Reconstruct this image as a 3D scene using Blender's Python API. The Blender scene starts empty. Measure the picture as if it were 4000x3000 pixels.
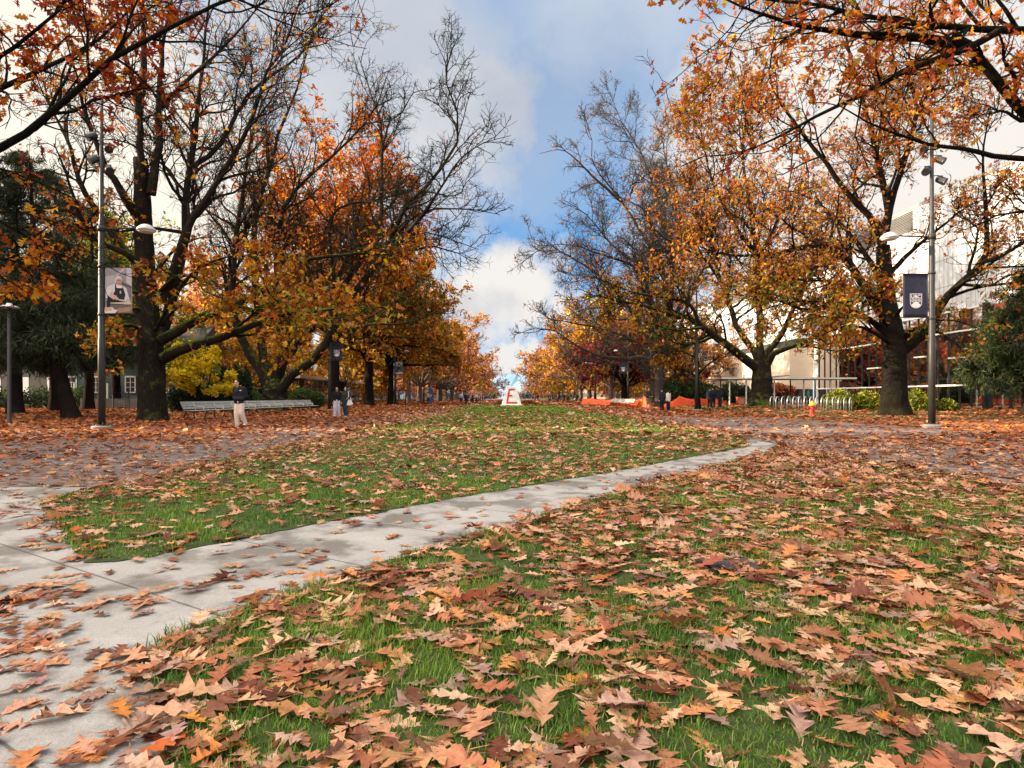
import bpy, bmesh, math, random
import numpy as np
from mathutils import Vector, Matrix

SC = bpy.context.scene
COL = SC.collection
PI = math.pi
# ---------------------------------------------------------------- camera model
F, CX, HZ, EYE = 2400.0, 1985.0, 1550.0, 1.09      # focal (px), vanishing point, horizon, eye height

def P3(px, py, Y):
    """point of the place seen in direction (px,py), at depth Y metres"""
    return ((px-CX)*Y/F, Y, EYE+(HZ-py)*Y/F)

def G(px, py, z=0.0):
    Y = F*(EYE-z)/(py-HZ)
    return ((px-CX)*Y/F, Y)

def XA(px, Y):
    return (px-CX)*Y/F

# ---------------------------------------------------------------- mesh helpers
def mk(name, V, faces, mat=None, parent=None, col=None, smooth=False, mats=None, midx=None):
    """one mesh object out of numpy vertices and a list of face arrays (quads and/or triangles)"""
    V = np.asarray(V, dtype=np.float32).reshape(-1, 3)
    if not isinstance(faces, (list, tuple)):
        faces = [faces]
    faces = [np.asarray(f, dtype=np.int32) for f in faces if len(f)]
    me = bpy.data.meshes.new(name)
    loops = np.concatenate([f.ravel() for f in faces])
    tot = np.concatenate([np.full(len(f), f.shape[1], np.int32) for f in faces])
    start = np.concatenate([[0], np.cumsum(tot)[:-1]]).astype(np.int32)
    me.vertices.add(len(V)); me.vertices.foreach_set('co', V.ravel())
    me.loops.add(len(loops)); me.loops.foreach_set('vertex_index', loops)
    me.polygons.add(len(tot)); me.polygons.foreach_set('loop_start', start)
    me.polygons.foreach_set('loop_total', tot)
    if smooth:
        me.polygons.foreach_set('use_smooth', np.ones(len(tot), bool))
    me.update(calc_edges=True)
    if col is not None:
        a = me.color_attributes.new('col', 'FLOAT_COLOR', 'POINT')
        c = np.ones((len(V), 4), np.float32); c[:, :3] = col
        a.data.foreach_set('color', c.ravel())
    for m in (mats or ([mat] if mat else [])):
        me.materials.append(m)
    if midx is not None:
        me.polygons.foreach_set('material_index', np.asarray(midx, np.int32))
    o = bpy.data.objects.new(name, me)
    COL.objects.link(o)
    if parent is not None:
        o.parent = parent
    return o

def tag(o, label=None, cat=None, group=None, kind=None):
    if label: o['label'] = label
    if cat: o['category'] = cat
    if group: o['group'] = group
    if kind: o['kind'] = kind
    return o

def thing(name, label, cat, loc=(0, 0, 0), rotz=0.0, group=None):
    o = bpy.data.objects.new(name, None)
    o.empty_display_size = 0.2
    COL.objects.link(o)
    o.location = loc; o.rotation_euler = (0, 0, rotz)
    return tag(o, label, cat, group)

def dup(root, loc, rotz=None, label=None, scale=None):
    r = root.copy(); COL.objects.link(r); r.location = loc
    if rotz is not None: r.rotation_euler = (0, 0, rotz)
    if scale is not None: r.scale = scale
    if label: r['label'] = label
    for ch in list(root.children):
        c = ch.copy(); COL.objects.link(c); c.parent = r
        for g in list(ch.children):
            d = g.copy(); COL.objects.link(d); d.parent = c
    return r

class MB:
    """collects boxes, bars, tubes and polygons into one mesh"""
    def __init__(s):
        s.V = []; s.Q = []; s.T = []; s.N = []; s.n = 0; s.C = []
    def add(s, V, F, c=None):
        V = np.asarray(V, float).reshape(-1, 3)
        for f in F:
            f = [int(i)+s.n for i in f]
            (s.Q if len(f) == 4 else s.T if len(f) == 3 else s.N).append(f)
        s.V.append(V); s.n += len(V)
        s.C.append(np.tile(np.asarray(c if c is not None else (1, 1, 1), float), (len(V), 1)))
        return s
    def box(s, x0, x1, y0, y1, z0, z1, c=None):
        V = [(x, y, z) for z in (z0, z1) for y in (y0, y1) for x in (x0, x1)]
        return s.add(V, [(0, 2, 3, 1), (4, 5, 7, 6), (0, 1, 5, 4), (2, 6, 7, 3), (0, 4, 6, 2), (1, 3, 7, 5)], c)
    def bar(s, a, b, w, h, c=None, up=(0, 0, 1)):
        a = Vector(a); b = Vector(b); d = (b-a).normalized(); u = Vector(up)
        x = d.cross(u)
        if x.length < 1e-4: x = d.cross(Vector((1, 0, 0)))
        x.normalize(); z = x.cross(d)
        V = [p+x*i*w/2+z*j*h/2 for p in (a, b) for (i, j) in ((-1, -1), (1, -1), (1, 1), (-1, 1))]
        return s.add([tuple(v) for v in V], [(0, 1, 2, 3), (7, 6, 5, 4), (0, 4, 5, 1), (1, 5, 6, 2), (2, 6, 7, 3), (3, 7, 4, 0)], c)
    def tube(s, pts, rad, n=8, c=None, cap=True):
        pts = np.asarray(pts, float); rad = np.broadcast_to(np.asarray(rad, float), (len(pts),))
        V, Q = tubes(pts[None], rad[None], n)
        F = [tuple(q) for q in Q]
        if cap:
            F.append(tuple(range(n-1, -1, -1))); F.append(tuple(range(len(V)-n, len(V))))
        return s.add(V, F, c)
    def lathe(s, prof, n=16, at=(0, 0, 0), c=None):
        V = [(at[0]+r*math.cos(2*PI*k/n), at[1]+r*math.sin(2*PI*k/n), at[2]+z) for (r, z) in prof for k in range(n)]
        F = [(i*n+k, i*n+(k+1) % n, (i+1)*n+(k+1) % n, (i+1)*n+k) for i in range(len(prof)-1) for k in range(n)]
        F.append(tuple(range(n-1, -1, -1))); F.append(tuple((len(prof)-1)*n+k for k in range(n)))
        return s.add(V, F, c)
    def poly(s, pts, c=None):
        return s.add(pts, [tuple(range(len(pts)))], c)
    def prism(s, pts2, z0, z1, c=None, f=None):
        n = len(pts2); f = f or (lambda x, y, z: (x, y, z))
        V = [f(x, y, z) for z in (z0, z1) for (x, y) in pts2]
        return s.add(V, [tuple(range(n-1, -1, -1)), tuple(range(n, 2*n))]+[(i, (i+1) % n, n+(i+1) % n, n+i) for i in range(n)], c)
    def build(s, name, mat, parent=None, smooth=False, colored=False, bevel=0):
        me = bpy.data.meshes.new(name)
        V = np.concatenate(s.V)
        me.from_pydata([tuple(v) for v in V], [], s.Q+s.T+s.N)
        if smooth:
            me.polygons.foreach_set('use_smooth', np.ones(len(me.polygons), bool))
        if colored:
            a = me.color_attributes.new('col', 'FLOAT_COLOR', 'POINT')
            c = np.ones((len(V), 4), np.float32); c[:, :3] = np.concatenate(s.C)
            a.data.foreach_set('color', c.ravel())
        me.update()
        me.materials.append(mat)
        o = bpy.data.objects.new(name, me); COL.objects.link(o)
        if parent is not None: o.parent = parent
        if bevel:
            m = o.modifiers.new('b', 'BEVEL'); m.width = bevel; m.segments = 2; m.limit_method = 'ANGLE'
        return o

def norm(a):
    return a/np.maximum(np.linalg.norm(a, axis=-1, keepdims=True), 1e-9)

def tubes(P, R, S):
    """P (N,K,3) centre lines, R (N,K) radii -> quads of N tubes with S sides"""
    N, K, _ = P.shape
    T = np.empty_like(P)
    T[:, 1:-1] = P[:, 2:]-P[:, :-2]; T[:, 0] = P[:, 1]-P[:, 0]; T[:, -1] = P[:, -1]-P[:, -2]
    T = norm(T)
    ref = np.where(np.abs(T[:, :1, 2:3]) > .92, np.array([1., 0, 0]), np.array([0, 0, 1.]))
    U = np.empty_like(P)
    u = norm(np.cross(T[:, 0], ref[:, 0]))
    for k in range(K):
        u = norm(u-T[:, k]*np.sum(u*T[:, k], -1, keepdims=True)); U[:, k] = u
    W = np.cross(T, U)
    a = np.arange(S)*2*PI/S
    ca, sa = np.cos(a), np.sin(a)
    V = P[:, :, None]+R[:, :, None, None]*(U[:, :, None]*ca[None, None, :, None]+W[:, :, None]*sa[None, None, :, None])
    i = np.arange(N)[:, None, None]*(K*S); k = np.arange(K-1)[None, :, None]*S; s = np.arange(S)[None, None, :]
    s2 = (s+1) % S
    Q = np.stack([i+k+s, i+k+s2, i+k+S+s2, i+k+S+s], -1).reshape(-1, 4)
    return V.reshape(-1, 3), Q

def resample(pts, K):
    """smooth curve through pts with K points"""
    p = np.asarray(pts, float)
    if len(p) == 2:
        p = np.array([p[0], (p[0]+p[1])/2, p[1]])
    q = np.vstack([2*p[0]-p[1], p, 2*p[-1]-p[-2]])
    out = []
    for i in range(1, len(q)-2):
        p0, p1, p2, p3 = q[i-1:i+3]
        for t in np.linspace(0, 1, 12, endpoint=False):
            out.append(.5*((2*p1)+(-p0+p2)*t+(2*p0-5*p1+4*p2-p3)*t*t+(-p0+3*p1-3*p2+p3)*t**3))
    out.append(p[-1]); out = np.array(out)
    d = np.concatenate([[0], np.cumsum(np.linalg.norm(np.diff(out, axis=0), axis=1))])
    s = np.linspace(0, d[-1], K)
    return np.stack([np.interp(s, d, out[:, j]) for j in range(3)], -1)

def sines(Pt, scale, seed, n=5):
    """cheap smooth noise 0..1 over points"""
    r = np.random.default_rng(seed)
    v = 0
    for i in range(n):
        k = r.normal(0, 1, 3)*2*PI/scale*(.6+.35*i)
        v = v+np.sin(Pt @ k+r.uniform(0, 6.28))/(1+.35*i)
    return np.clip(.5+v/4.2, 0, 1)

def rotmats(rng, n, X, Nn):
    """columns: x = leaf axis, z = normal"""
    X = norm(X); Z = norm(Nn-X*np.sum(Nn*X, -1, keepdims=True)); Y = np.cross(Z, X)
    return np.stack([X, Y, Z], -1)

def instance(TV, TF, ti, pos, rot, sc):
    """TV (T,nv,3) template shapes, TF list of quads -> merged vertices, faces"""
    V = np.einsum('nij,nvj->nvi', rot, TV[ti]*sc[:, None, None])+pos[:, None]
    nv = TV.shape[1]
    Fq = (np.asarray(TF)[None]+(np.arange(len(pos))*nv)[:, None, None]).reshape(-1, np.asarray(TF).shape[1])
    return V.reshape(-1, 3), Fq

# ---------------------------------------------------------------- leaf shapes
def leaf_template(half, nvar, seed, curl=1.0, stem=0.0):
    """a lobed leaf: outline points of one half (x along the leaf, y out), mirrored; nvar bent versions"""
    r = np.random.default_rng(seed)
    half = np.asarray(half, float); n = len(half)
    TV = []
    for v in range(nvar):
        jit = r.normal(0, .022, (2, n)); lob = 1+r.normal(0, .17, (2, n)); asp = r.uniform(.74, 1.08); roll = (r.random() < .22)*r.uniform(.6, 1.6)
        mid = np.stack([half[:, 0], np.zeros(n), np.zeros(n)], -1)
        R = np.stack([half[:, 0]+jit[0], half[:, 1]*lob[0]*asp, np.zeros(n)], -1)
        L = np.stack([half[:, 0]+jit[1], -half[:, 1]*lob[1]*asp, np.zeros(n)], -1)
        A = np.concatenate([mid, R, L])
        a, b, c, d = r.normal(0, .35)*curl, r.normal(.25, .55)*curl, r.normal(0, .6)*curl, r.normal(0, .25)*curl
        x, y = A[:, 0]-.5, A[:, 1]
        A[:, 2] = a*x*x*1.2+(b+roll*curl)*np.abs(y)**1.4+c*x*y+d*np.sin(7*x+v)*np.abs(y)+curl*.05*np.sin(11*y+v)
        A[:, 0] -= .1
        if stem:
            A = np.concatenate([A, [(-.1-stem, -.008, .02), (-.1-stem, .008, .02), (-.07, .012, 0), (-.07, -.012, 0)]])
        TV.append(A)
    Q = []
    for i in range(n-1):
        Q.append((i, i+1, n+i+1, n+i)); Q.append((i, 2*n+i, 2*n+i+1, i+1))
    if stem:
        Q.append((3*n, 3*n+1, 3*n+2, 3*n+3))
    return np.array(TV), np.array(Q)

OAK_FINE = leaf_template([(.0, .012), (.10, .045), (.22, .21), (.25, .14), (.30, .065), (.46, .34), (.475, .25), (.53, .26), (.555, .07),
                          (.75, .33), (.76, .21), (.82, .20), (.825, .055), (.915, .14), (.93, .045), (1.0, .006)], 48, 1, 1.0, .28)
OAK_MID = leaf_template([(.0, .02), (.2, .24), (.28, .08), (.45, .37), (.54, .1), (.74, .34), (.8, .07), (1, .01)], 28, 2, 1.0)
OAK_LOW = leaf_template([(.0, .05), (.4, .33), (.5, .12), (.74, .28), (1, .02)], 10, 3, 1.0)
LEAF_DOT = leaf_template([(.0, .06), (.45, .3), (1, .03)], 8, 4, .8)

# ---------------------------------------------------------------- materials
MATS = {}
def nodemat(name):
    m = bpy.data.materials.new(name); m.use_nodes = True
    nt = m.node_tree; nt.nodes.clear()
    out = nt.nodes.new('ShaderNodeOutputMaterial')
    return m, nt, out

def N(nt, t, **kw):
    n = nt.nodes.new(t)
    for k, v in kw.items():
        if k in n.inputs: n.inputs[k].default_value = v
        else: setattr(n, k, v)
    return n

def ramp(nt, fac, stops):
    r = nt.nodes.new('ShaderNodeValToRGB'); e = r.color_ramp.elements
    while len(e) > 1: e.remove(e[-1])
    e[0].position = stops[0][0]; e[0].color = (*stops[0][1], 1)
    for p, c in stops[1:]:
        q = e.new(p); q.color = (*c, 1)
    nt.links.new(fac, r.inputs[0])
    return r.outputs[0]

def mixc(nt, fac, a, b, mode='MIX'):
    m = nt.nodes.new('ShaderNodeMix'); m.data_type = 'RGBA'; m.blend_type = mode
    for s, v in ((m.inputs[0], fac), (m.inputs[6], a), (m.inputs[7], b)):
        if hasattr(v, 'is_linked') or hasattr(v, 'links'): nt.links.new(v, s)
        elif isinstance(v, (int, float)): s.default_value = v
        else: s.default_value = (*v, 1)
    return m.outputs[2]

def math_(nt, op, a, b=None, c=None):
    m = nt.nodes.new('ShaderNodeMath'); m.operation = op
    for s, v in zip(m.inputs, (a, b, c)):
        if v is None: continue
        if isinstance(v, (int, float)): s.default_value = v
        else: nt.links.new(v, s)
    return m.outputs[0]

def noise(nt, vec, scale, detail=4, rough=.55, dim='3D'):
    n = N(nt, 'ShaderNodeTexNoise'); n.inputs['Scale'].default_value = scale
    n.inputs['Detail'].default_value = detail; n.inputs['Roughness'].default_value = rough
    if vec is not None: nt.links.new(vec, n.inputs['Vector'])
    return n.outputs['Fac']

def leafmat(name, trans=.35, rough=.6, gloss=.06, mottle=0):
    m, nt, out = nodemat(name)
    a = N(nt, 'ShaderNodeVertexColor', layer_name='col')
    if mottle:
        tc = N(nt, 'ShaderNodeTexCoord')
        f = noise(nt, tc.outputs['Object'], mottle, 6, .7); f2 = noise(nt, tc.outputs['Object'], mottle*5, 3, .6)
        c = mixc(nt, 1, a.outputs[0], ramp(nt, f, [(.32, (.62, .55, .50)), (.55, (1, 1, 1)), (.75, (1.18, 1.2, 1.2))]), 'MULTIPLY')
        c = mixc(nt, 1, c, ramp(nt, f2, [(.35, (.78, .74, .70)), (.5, (1, 1, 1))]), 'MULTIPLY')
        class _A: outputs = [c]
        a = _A
    d = N(nt, 'ShaderNodeBsdfDiffuse'); t = N(nt, 'ShaderNodeBsdfTranslucent')
    g = N(nt, 'ShaderNodeBsdfGlossy'); g.inputs['Roughness'].default_value = rough
    nt.links.new(a.outputs[0], d.inputs[0])
    hs = N(nt, 'ShaderNodeHueSaturation'); hs.inputs['Saturation'].default_value = 1.12; hs.inputs['Value'].default_value = 1.15
    nt.links.new(a.outputs[0], hs.inputs['Color']); nt.links.new(hs.outputs[0], t.inputs[0])
    s = N(nt, 'ShaderNodeMixShader'); s.inputs[0].default_value = trans
    nt.links.new(d.outputs[0], s.inputs[1]); nt.links.new(t.outputs[0], s.inputs[2])
    s2 = N(nt, 'ShaderNodeMixShader'); s2.inputs[0].default_value = gloss
    nt.links.new(s.outputs[0], s2.inputs[1]); nt.links.new(g.outputs[0], s2.inputs[2])
    nt.links.new(s2.outputs[0], out.inputs[0])
    return m

def plain(name, rgb, rough=.6, metal=0.0, var=.12, scale=6.0, bump=0.0, bscale=40.0, spec=.4, dirt=None):
    """painted / cast surface with mild mottling and optional fine bump"""
    m, nt, out = nodemat(name)
    b = N(nt, 'ShaderNodeBsdfPrincipled'); b.inputs['Roughness'].default_value = rough
    b.inputs['Metallic'].default_value = metal; b.inputs['Specular IOR Level'].default_value = spec
    tc = N(nt, 'ShaderNodeTexCoord')
    f = noise(nt, tc.outputs['Object'], scale, 6, .65)
    lo = tuple(c*(1-var*1.6) for c in rgb); hi = tuple(min(1, c*(1+var)) for c in rgb)
    c = ramp(nt, f, [(.25, lo), (.75, hi)])
    if dirt:
        f2 = noise(nt, tc.outputs['Object'], scale*.35, 8, .7)
        c = mixc(nt, math_(nt, 'MULTIPLY', ramp(nt, f2, [(.5, (0, 0, 0)), (.68, (1, 1, 1))]), .55), c, dirt)
    nt.links.new(c, b.inputs['Base Color'])
    if bump:
        bn = N(nt, 'ShaderNodeBump'); bn.inputs['Strength'].default_value = bump; bn.inputs['Distance'].default_value = .02
        nt.links.new(noise(nt, tc.outputs['Object'], bscale, 5, .7), bn.inputs['Height'])
        nt.links.new(bn.outputs[0], b.inputs['Normal'])
    nt.links.new(b.outputs[0], out.inputs[0])
    return m

def vcolmat(name, rough=.8):
    m, nt, out = nodemat(name)
    a = N(nt, 'ShaderNodeVertexColor', layer_name='col')
    b = N(nt, 'ShaderNodeBsdfPrincipled'); b.inputs['Roughness'].default_value = rough
    b.inputs['Specular IOR Level'].default_value = .2
    tc = N(nt, 'ShaderNodeTexCoord')
    f = noise(nt, tc.outputs['Object'], 9, 5, .7)
    c = mixc(nt, 1.0, a.outputs[0], ramp(nt, f, [(.3, (.82, .82, .82)), (.7, (1.08, 1.08, 1.08))]), 'MULTIPLY')
    nt.links.new(c, b.inputs['Base Color'])
    nt.links.new(b.outputs[0], out.inputs[0])
    return m

def barkmat(name, dark, light, moss=0.0, mosscol=(.06, .085, .015)):
    m, nt, out = nodemat(name)
    b = N(nt, 'ShaderNodeBsdfPrincipled'); b.inputs['Roughness'].default_value = .95
    b.inputs['Specular IOR Level'].default_value = .04
    tc = N(nt, 'ShaderNodeTexCoord'); mp = N(nt, 'ShaderNodeMapping'); mp.inputs['Scale'].default_value = (11, 11, 1.7)
    nt.links.new(tc.outputs['Object'], mp.inputs[0])
    f = noise(nt, mp.outputs[0], 2.2, 8, .75)
    f2 = noise(nt, tc.outputs['Object'], 1.3, 4, .6)
    c = ramp(nt, f, [(.32, dark), (.52, tuple((x+y)/2 for x, y in zip(dark, light))), (.72, light)])
    c = mixc(nt, ramp(nt, f2, [(.52, (0, 0, 0)), (.75, (.5, .5, .5))]), c, tuple(x*1.5 for x in light))
    if moss:
        g = N(nt, 'ShaderNodeNewGeometry'); sx = N(nt, 'ShaderNodeSeparateXYZ'); nt.links.new(g.outputs['Normal'], sx.inputs[0])
        k = math_(nt, 'ADD', math_(nt, 'MULTIPLY', sx.outputs[2], .9), math_(nt, 'MULTIPLY_ADD', noise(nt, tc.outputs['Object'], 3.2, 6, .7), 1.9, -.82))
        sz = N(nt, 'ShaderNodeSeparateXYZ'); nt.links.new(tc.outputs['Object'], sz.inputs[0])
        low = N(nt, 'ShaderNodeMapRange'); nt.links.new(sz.outputs[2], low.inputs[0]); low.inputs[1].default_value = 5.5; low.inputs[2].default_value = 10; low.inputs[3].default_value = 0; low.inputs[4].default_value = -.45
        k = math_(nt, 'ADD', k, low.outputs[0])
        k = math_(nt, 'MULTIPLY', ramp(nt, k, [(.28, (0, 0, 0)), (.62, (1, 1, 1))]), moss)
        c = mixc(nt, k, c, mosscol)
    nt.links.new(c, b.inputs['Base Color'])
    bn = N(nt, 'ShaderNodeBump'); bn.inputs['Strength'].default_value = 1.0; bn.inputs['Distance'].default_value = .09
    nt.links.new(f, bn.inputs['Height']); nt.links.new(bn.outputs[0], b.inputs['Normal'])
    nt.links.new(b.outputs[0], out.inputs[0])
    return m

M = {}
M['leaf'] = leafmat('tree leaf', .42, gloss=.012)
M['leaf_thin'] = leafmat('thin leaf', .5, gloss=.012)
M['litter'] = leafmat('fallen leaf', .12, .4, .025, 26)
M['grassblade'] = leafmat('grass blade', .3, .4, .02)
M['needle'] = leafmat('conifer needles', .15, .5, .008)
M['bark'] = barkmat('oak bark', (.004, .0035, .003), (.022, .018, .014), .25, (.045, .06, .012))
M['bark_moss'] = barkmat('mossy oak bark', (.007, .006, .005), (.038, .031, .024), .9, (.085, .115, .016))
M['bark_grey'] = barkmat('grey bark', (.026, .022, .020), (.10, .085, .075))
M['bark_pale'] = barkmat('pale bark', (.07, .055, .045), (.2, .16, .13))
M['bark_con'] = barkmat('conifer bark', (.010, .008, .007), (.035, .026, .022))
M['vcol'] = vcolmat('printed cloth')
# ---------------------------------------------------------------- camera
cam = bpy.data.objects.new('Camera', bpy.data.cameras.new('Camera')); COL.objects.link(cam)
cam.location = (0, 0, EYE); cam.rotation_euler = (PI/2, 0, 0)
cam.data.sensor_width = 36; cam.data.lens = 36*F/4000
cam.data.shift_x = (2000-CX)/4000; cam.data.shift_y = (HZ-1500)/4000
cam.data.clip_start = .05; cam.data.clip_end = 60000
SC.camera = cam
# ---------------------------------------------------------------- daylight
SUN_EL, SUN_AZ = math.radians(19), math.radians(-91.5)     # azimuth from +Y, clockwise positive: sun low on the left
sd = Vector((math.sin(SUN_AZ)*math.cos(SUN_EL), math.cos(SUN_AZ)*math.cos(SUN_EL), math.sin(SUN_EL)))
sun = bpy.data.lights.new('Sun', 'SUN'); sun.energy = 5.0; sun.angle = math.radians(.55); sun.color = (1, .80, .56)
so = bpy.data.objects.new('Sun', sun); COL.objects.link(so)
so.rotation_euler = (-sd).to_track_quat('-Z', 'Y').to_euler(); so.location = (-30, -10, 40)

w = bpy.data.worlds.new('World'); SC.world = w; w.use_nodes = True
nt = w.node_tree; nt.nodes.clear()
wo = N(nt, 'ShaderNodeOutputWorld'); bg = N(nt, 'ShaderNodeBackground'); bg.inputs[1].default_value = .071
sky = N(nt, 'ShaderNodeTexSky', sky_type='NISHITA', sun_disc=False)
sky.sun_elevation = SUN_EL; sky.sun_rotation = SUN_AZ; sky.altitude = 80; sky.air_density = 1.0; sky.dust_density = .6; sky.ozone_density = 1.6
tc = N(nt, 'ShaderNodeTexCoord'); D = tc.outputs['Generated']
def vm(op, a, b=None):
    n = nt.nodes.new('ShaderNodeVectorMath'); n.operation = op
    for s, v in zip(n.inputs, (a, b)):
        if v is None: continue
        if isinstance(v, tuple): s.default_value = v
        else: nt.links.new(v, s)
    return n
# ragged edges: bend the direction with noise before measuring how far it is from each cloud's heart
wn = N(nt, 'ShaderNodeTexNoise'); wn.inputs['Scale'].default_value = 5.5; wn.inputs['Detail'].default_value = 8; wn.inputs['Roughness'].default_value = .62
nt.links.new(D, wn.inputs['Vector'])
wv = vm('MULTIPLY', vm('SUBTRACT', wn.outputs['Color'], (.5, .5, .5)).outputs[0], (.34, .34, .26)).outputs[0]
DW = vm('NORMALIZE', vm('ADD', D, wv).outputs[0]).outputs[0]
def cloud(px, py, r, soft, amt, sx=1.0):
    """mask of one cloud: heart at this heading/elevation, radius in degrees"""
    c = Vector(((px-CX)/F, 1, (HZ-py)/F)).normalized()
    d = vm('SUBTRACT', DW, tuple(c)).outputs[0]
    d = vm('MULTIPLY', d, (1/sx, 1, 1)).outputs[0]
    L = vm('LENGTH', d).outputs['Value']
    mr = N(nt, 'ShaderNodeMapRange', interpolation_type='SMOOTHSTEP')
    nt.links.new(L, mr.inputs[0])
    mr.inputs[1].default_value = math.radians(r*(1-soft)); mr.inputs[2].default_value = math.radians(r*(1+soft))
    mr.inputs[3].default_value = amt; mr.inputs[4].default_value = 0
    return mr.outputs[0]
def mx(*a):
    v = a[0]
    for b in a[1:]: v = math_(nt, 'MAXIMUM', v, b)
    return v
n1 = noise(nt, D, 3.2, 9, .6)
CL = mx(cloud(1900, 1120, 5.4, .42, .95, 1.15), cloud(1790, 430, 6.5, .5, .85, 1.2), cloud(1380, 160, 11, .6, .8, 1.4), cloud(800, 950, 13, .4, .96, 1.5),
        cloud(3350, 780, 17, .4, 1.0), cloud(3900, 250, 12, .5, .92), cloud(2190, 1190, 2.2, .6, .85, 1.3), cloud(2020, 1392, 1.4, .5, .9, 3.0),
        cloud(150, 500, 15, .4, .94), cloud(2130, 480, 6.5, .8, .5, 1.4), cloud(2380, 130, 9, .9, .6, 1.3), cloud(1600, 700, 4, .6, .8, 1.5))
GR = mx(cloud(1500, 80, 10, .8, .6, 1.5), cloud(2130, 420, 6.5, .8, .8, 1.5), cloud(1880, 760, 3, .8, .6, 2), cloud(1760, 1230, 2.2, .8, .5, 1.5))
# elsewhere (overhead, behind) broken cloud, brightest round the low sun
BR = math_(nt, 'MULTIPLY', ramp(nt, n1, [(.40, (0, 0, 0)), (.62, (1, 1, 1))]), .9)
sxyz = N(nt, 'ShaderNodeSeparateXYZ'); nt.links.new(D, sxyz.inputs[0])
beh = N(nt, 'ShaderNodeMapRange', interpolation_type='SMOOTHSTEP'); nt.links.new(sxyz.outputs[1], beh.inputs[0])
beh.inputs[1].default_value = .62; beh.inputs[2].default_value = .15
CL = mx(CL, math_(nt, 'MULTIPLY', BR, beh.outputs[0]))
sdot = vm('DOT_PRODUCT', D, tuple(sd)).outputs['Value']
glow = N(nt, 'ShaderNodeMapRange', interpolation_type='SMOOTHERSTEP'); nt.links.new(sdot, glow.inputs[0])
glow.inputs[1].default_value = -.1; glow.inputs[2].default_value = 1.0
K = 1/.12
white = mixc(nt, glow.outputs[0], tuple(x*K for x in (.50, .475, .44)), tuple(x*K for x in (.64, .57, .46)))
grey = tuple(x*K for x in (.215, .235, .285))
n2 = noise(nt, D, 9, 6, .6)
skc = mixc(nt, 1.0, sky.outputs[0], (.30, .50, .76), 'MULTIPLY')
skc = mixc(nt, .6, skc, tuple(x*K for x in (.06, .24, .48)))
ccol = mixc(nt, math_(nt, 'MULTIPLY', GR, ramp(nt, n2, [(.3, (.75, .75, .75)), (.7, (1, 1, 1))])), white, grey)
fin = mixc(nt, CL, skc, ccol)
# unseen overcast overhead and behind, its brightness added to lift the fill light
ovh = N(nt, 'ShaderNodeMapRange', interpolation_type='SMOOTHSTEP'); nt.links.new(sxyz.outputs[1], ovh.inputs[0])
ovh.inputs[1].default_value = .66; ovh.inputs[2].default_value = .2
bright = mixc(nt, glow.outputs[0], tuple(x*K for x in (.92, .93, .96)), tuple(x*K for x in (3.8, 3.3, 2.7)))
bright = mixc(nt, 1.0, bright, ramp(nt, n1, [(.35, (.62, .66, .74)), (.6, (1.15, 1.12, 1.08))]), 'MULTIPLY')
fin = mixc(nt, ovh.outputs[0], fin, bright)
# the ground half of the sphere is dull
hz = N(nt, 'ShaderNodeMapRange'); nt.links.new(sxyz.outputs[2], hz.inputs[0]); hz.inputs[1].default_value = -.02; hz.inputs[2].default_value = .0
fin = mixc(nt, hz.outputs[0], tuple(x*K for x in (.3, .3, .28)), fin)
nt.links.new(fin, bg.inputs[0]); nt.links.new(bg.outputs[0], wo.inputs[0])

SC.view_settings.view_transform = 'Standard'; SC.view_settings.look = 'None'
SC.view_settings.exposure = 1.7; SC.view_settings.gamma = 1
SC.view_settings.use_curve_mapping = False
SC.cycles.max_bounces = 8; SC.cycles.diffuse_bounces = 4; SC.cycles.glossy_bounces = 3; SC.cycles.transmission_bounces = 4
SC.cycles.transparent_max_bounces = 8; SC.cycles.caustics_reflective = False; SC.cycles.caustics_refractive = False
SC.cycles.use_denoising = True
SC.cycles.denoiser = 'OPENIMAGEDENOISE'; SC.cycles.denoising_input_passes = 'RGB_ALBEDO_NORMAL'; SC.cycles.denoising_prefilter = 'ACCURATE'
# ================================================================= TREES
PAL = {
 'orange': [(.50, .16, .020), (.56, .22, .025), (.42, .11, .018), (.30, .075, .02), (.60, .30, .035), (.22, .05, .02)],
 'gold':   [(.60, .33, .03), (.52, .24, .022), (.42, .26, .03), (.26, .22, .04), (.50, .17, .02)],
 'redorange': [(.50, .13, .025), (.42, .08, .022), (.55, .19, .028), (.30, .06, .025), (.40, .16, .03)],
 'rust':   [(.30, .085, .03), (.36, .12, .03), (.22, .055, .025), (.40, .17, .04), (.26, .12, .03)],
 'olive':  [(.24, .19, .03), (.32, .22, .032), (.17, .16, .03), (.38, .19, .028), (.42, .15, .025)],
 'burgundy': [(.10, .022, .03), (.14, .03, .035), (.075, .02, .025), (.2, .045, .035)],
 'darkred': [(.20, .035, .02), (.26, .05, .02), (.15, .03, .02), (.34, .085, .02)],
 'pink':   [(.66, .27, .14), (.62, .21, .10), (.55, .30, .17), (.68, .34, .15), (.50, .16, .08)],
 'yellow': [(.74, .58, .025), (.68, .50, .02), (.60, .50, .03), (.72, .44, .02)],
 'green':  [(.09, .13, .03), (.13, .18, .03), (.16, .16, .03), (.07, .10, .025)],
 'greengold': [(.16, .20, .03), (.26, .23, .03), (.45, .26, .025), (.50, .20, .02), (.10, .16, .03)],
 'conifer': [(.030, .042, .024), (.042, .056, .026), (.024, .034, .020), (.060, .070, .030)],
 'hedge': [(.014, .026, .014), (.02, .035, .016), (.03, .045, .02)],
 'shrub': [(.05, .08, .02), (.08, .12, .025), (.035, .055, .018)],
 'lime': [(.26, .30, .03), (.34, .34, .03), (.16, .22, .03), (.45, .36, .03)],
}
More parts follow.
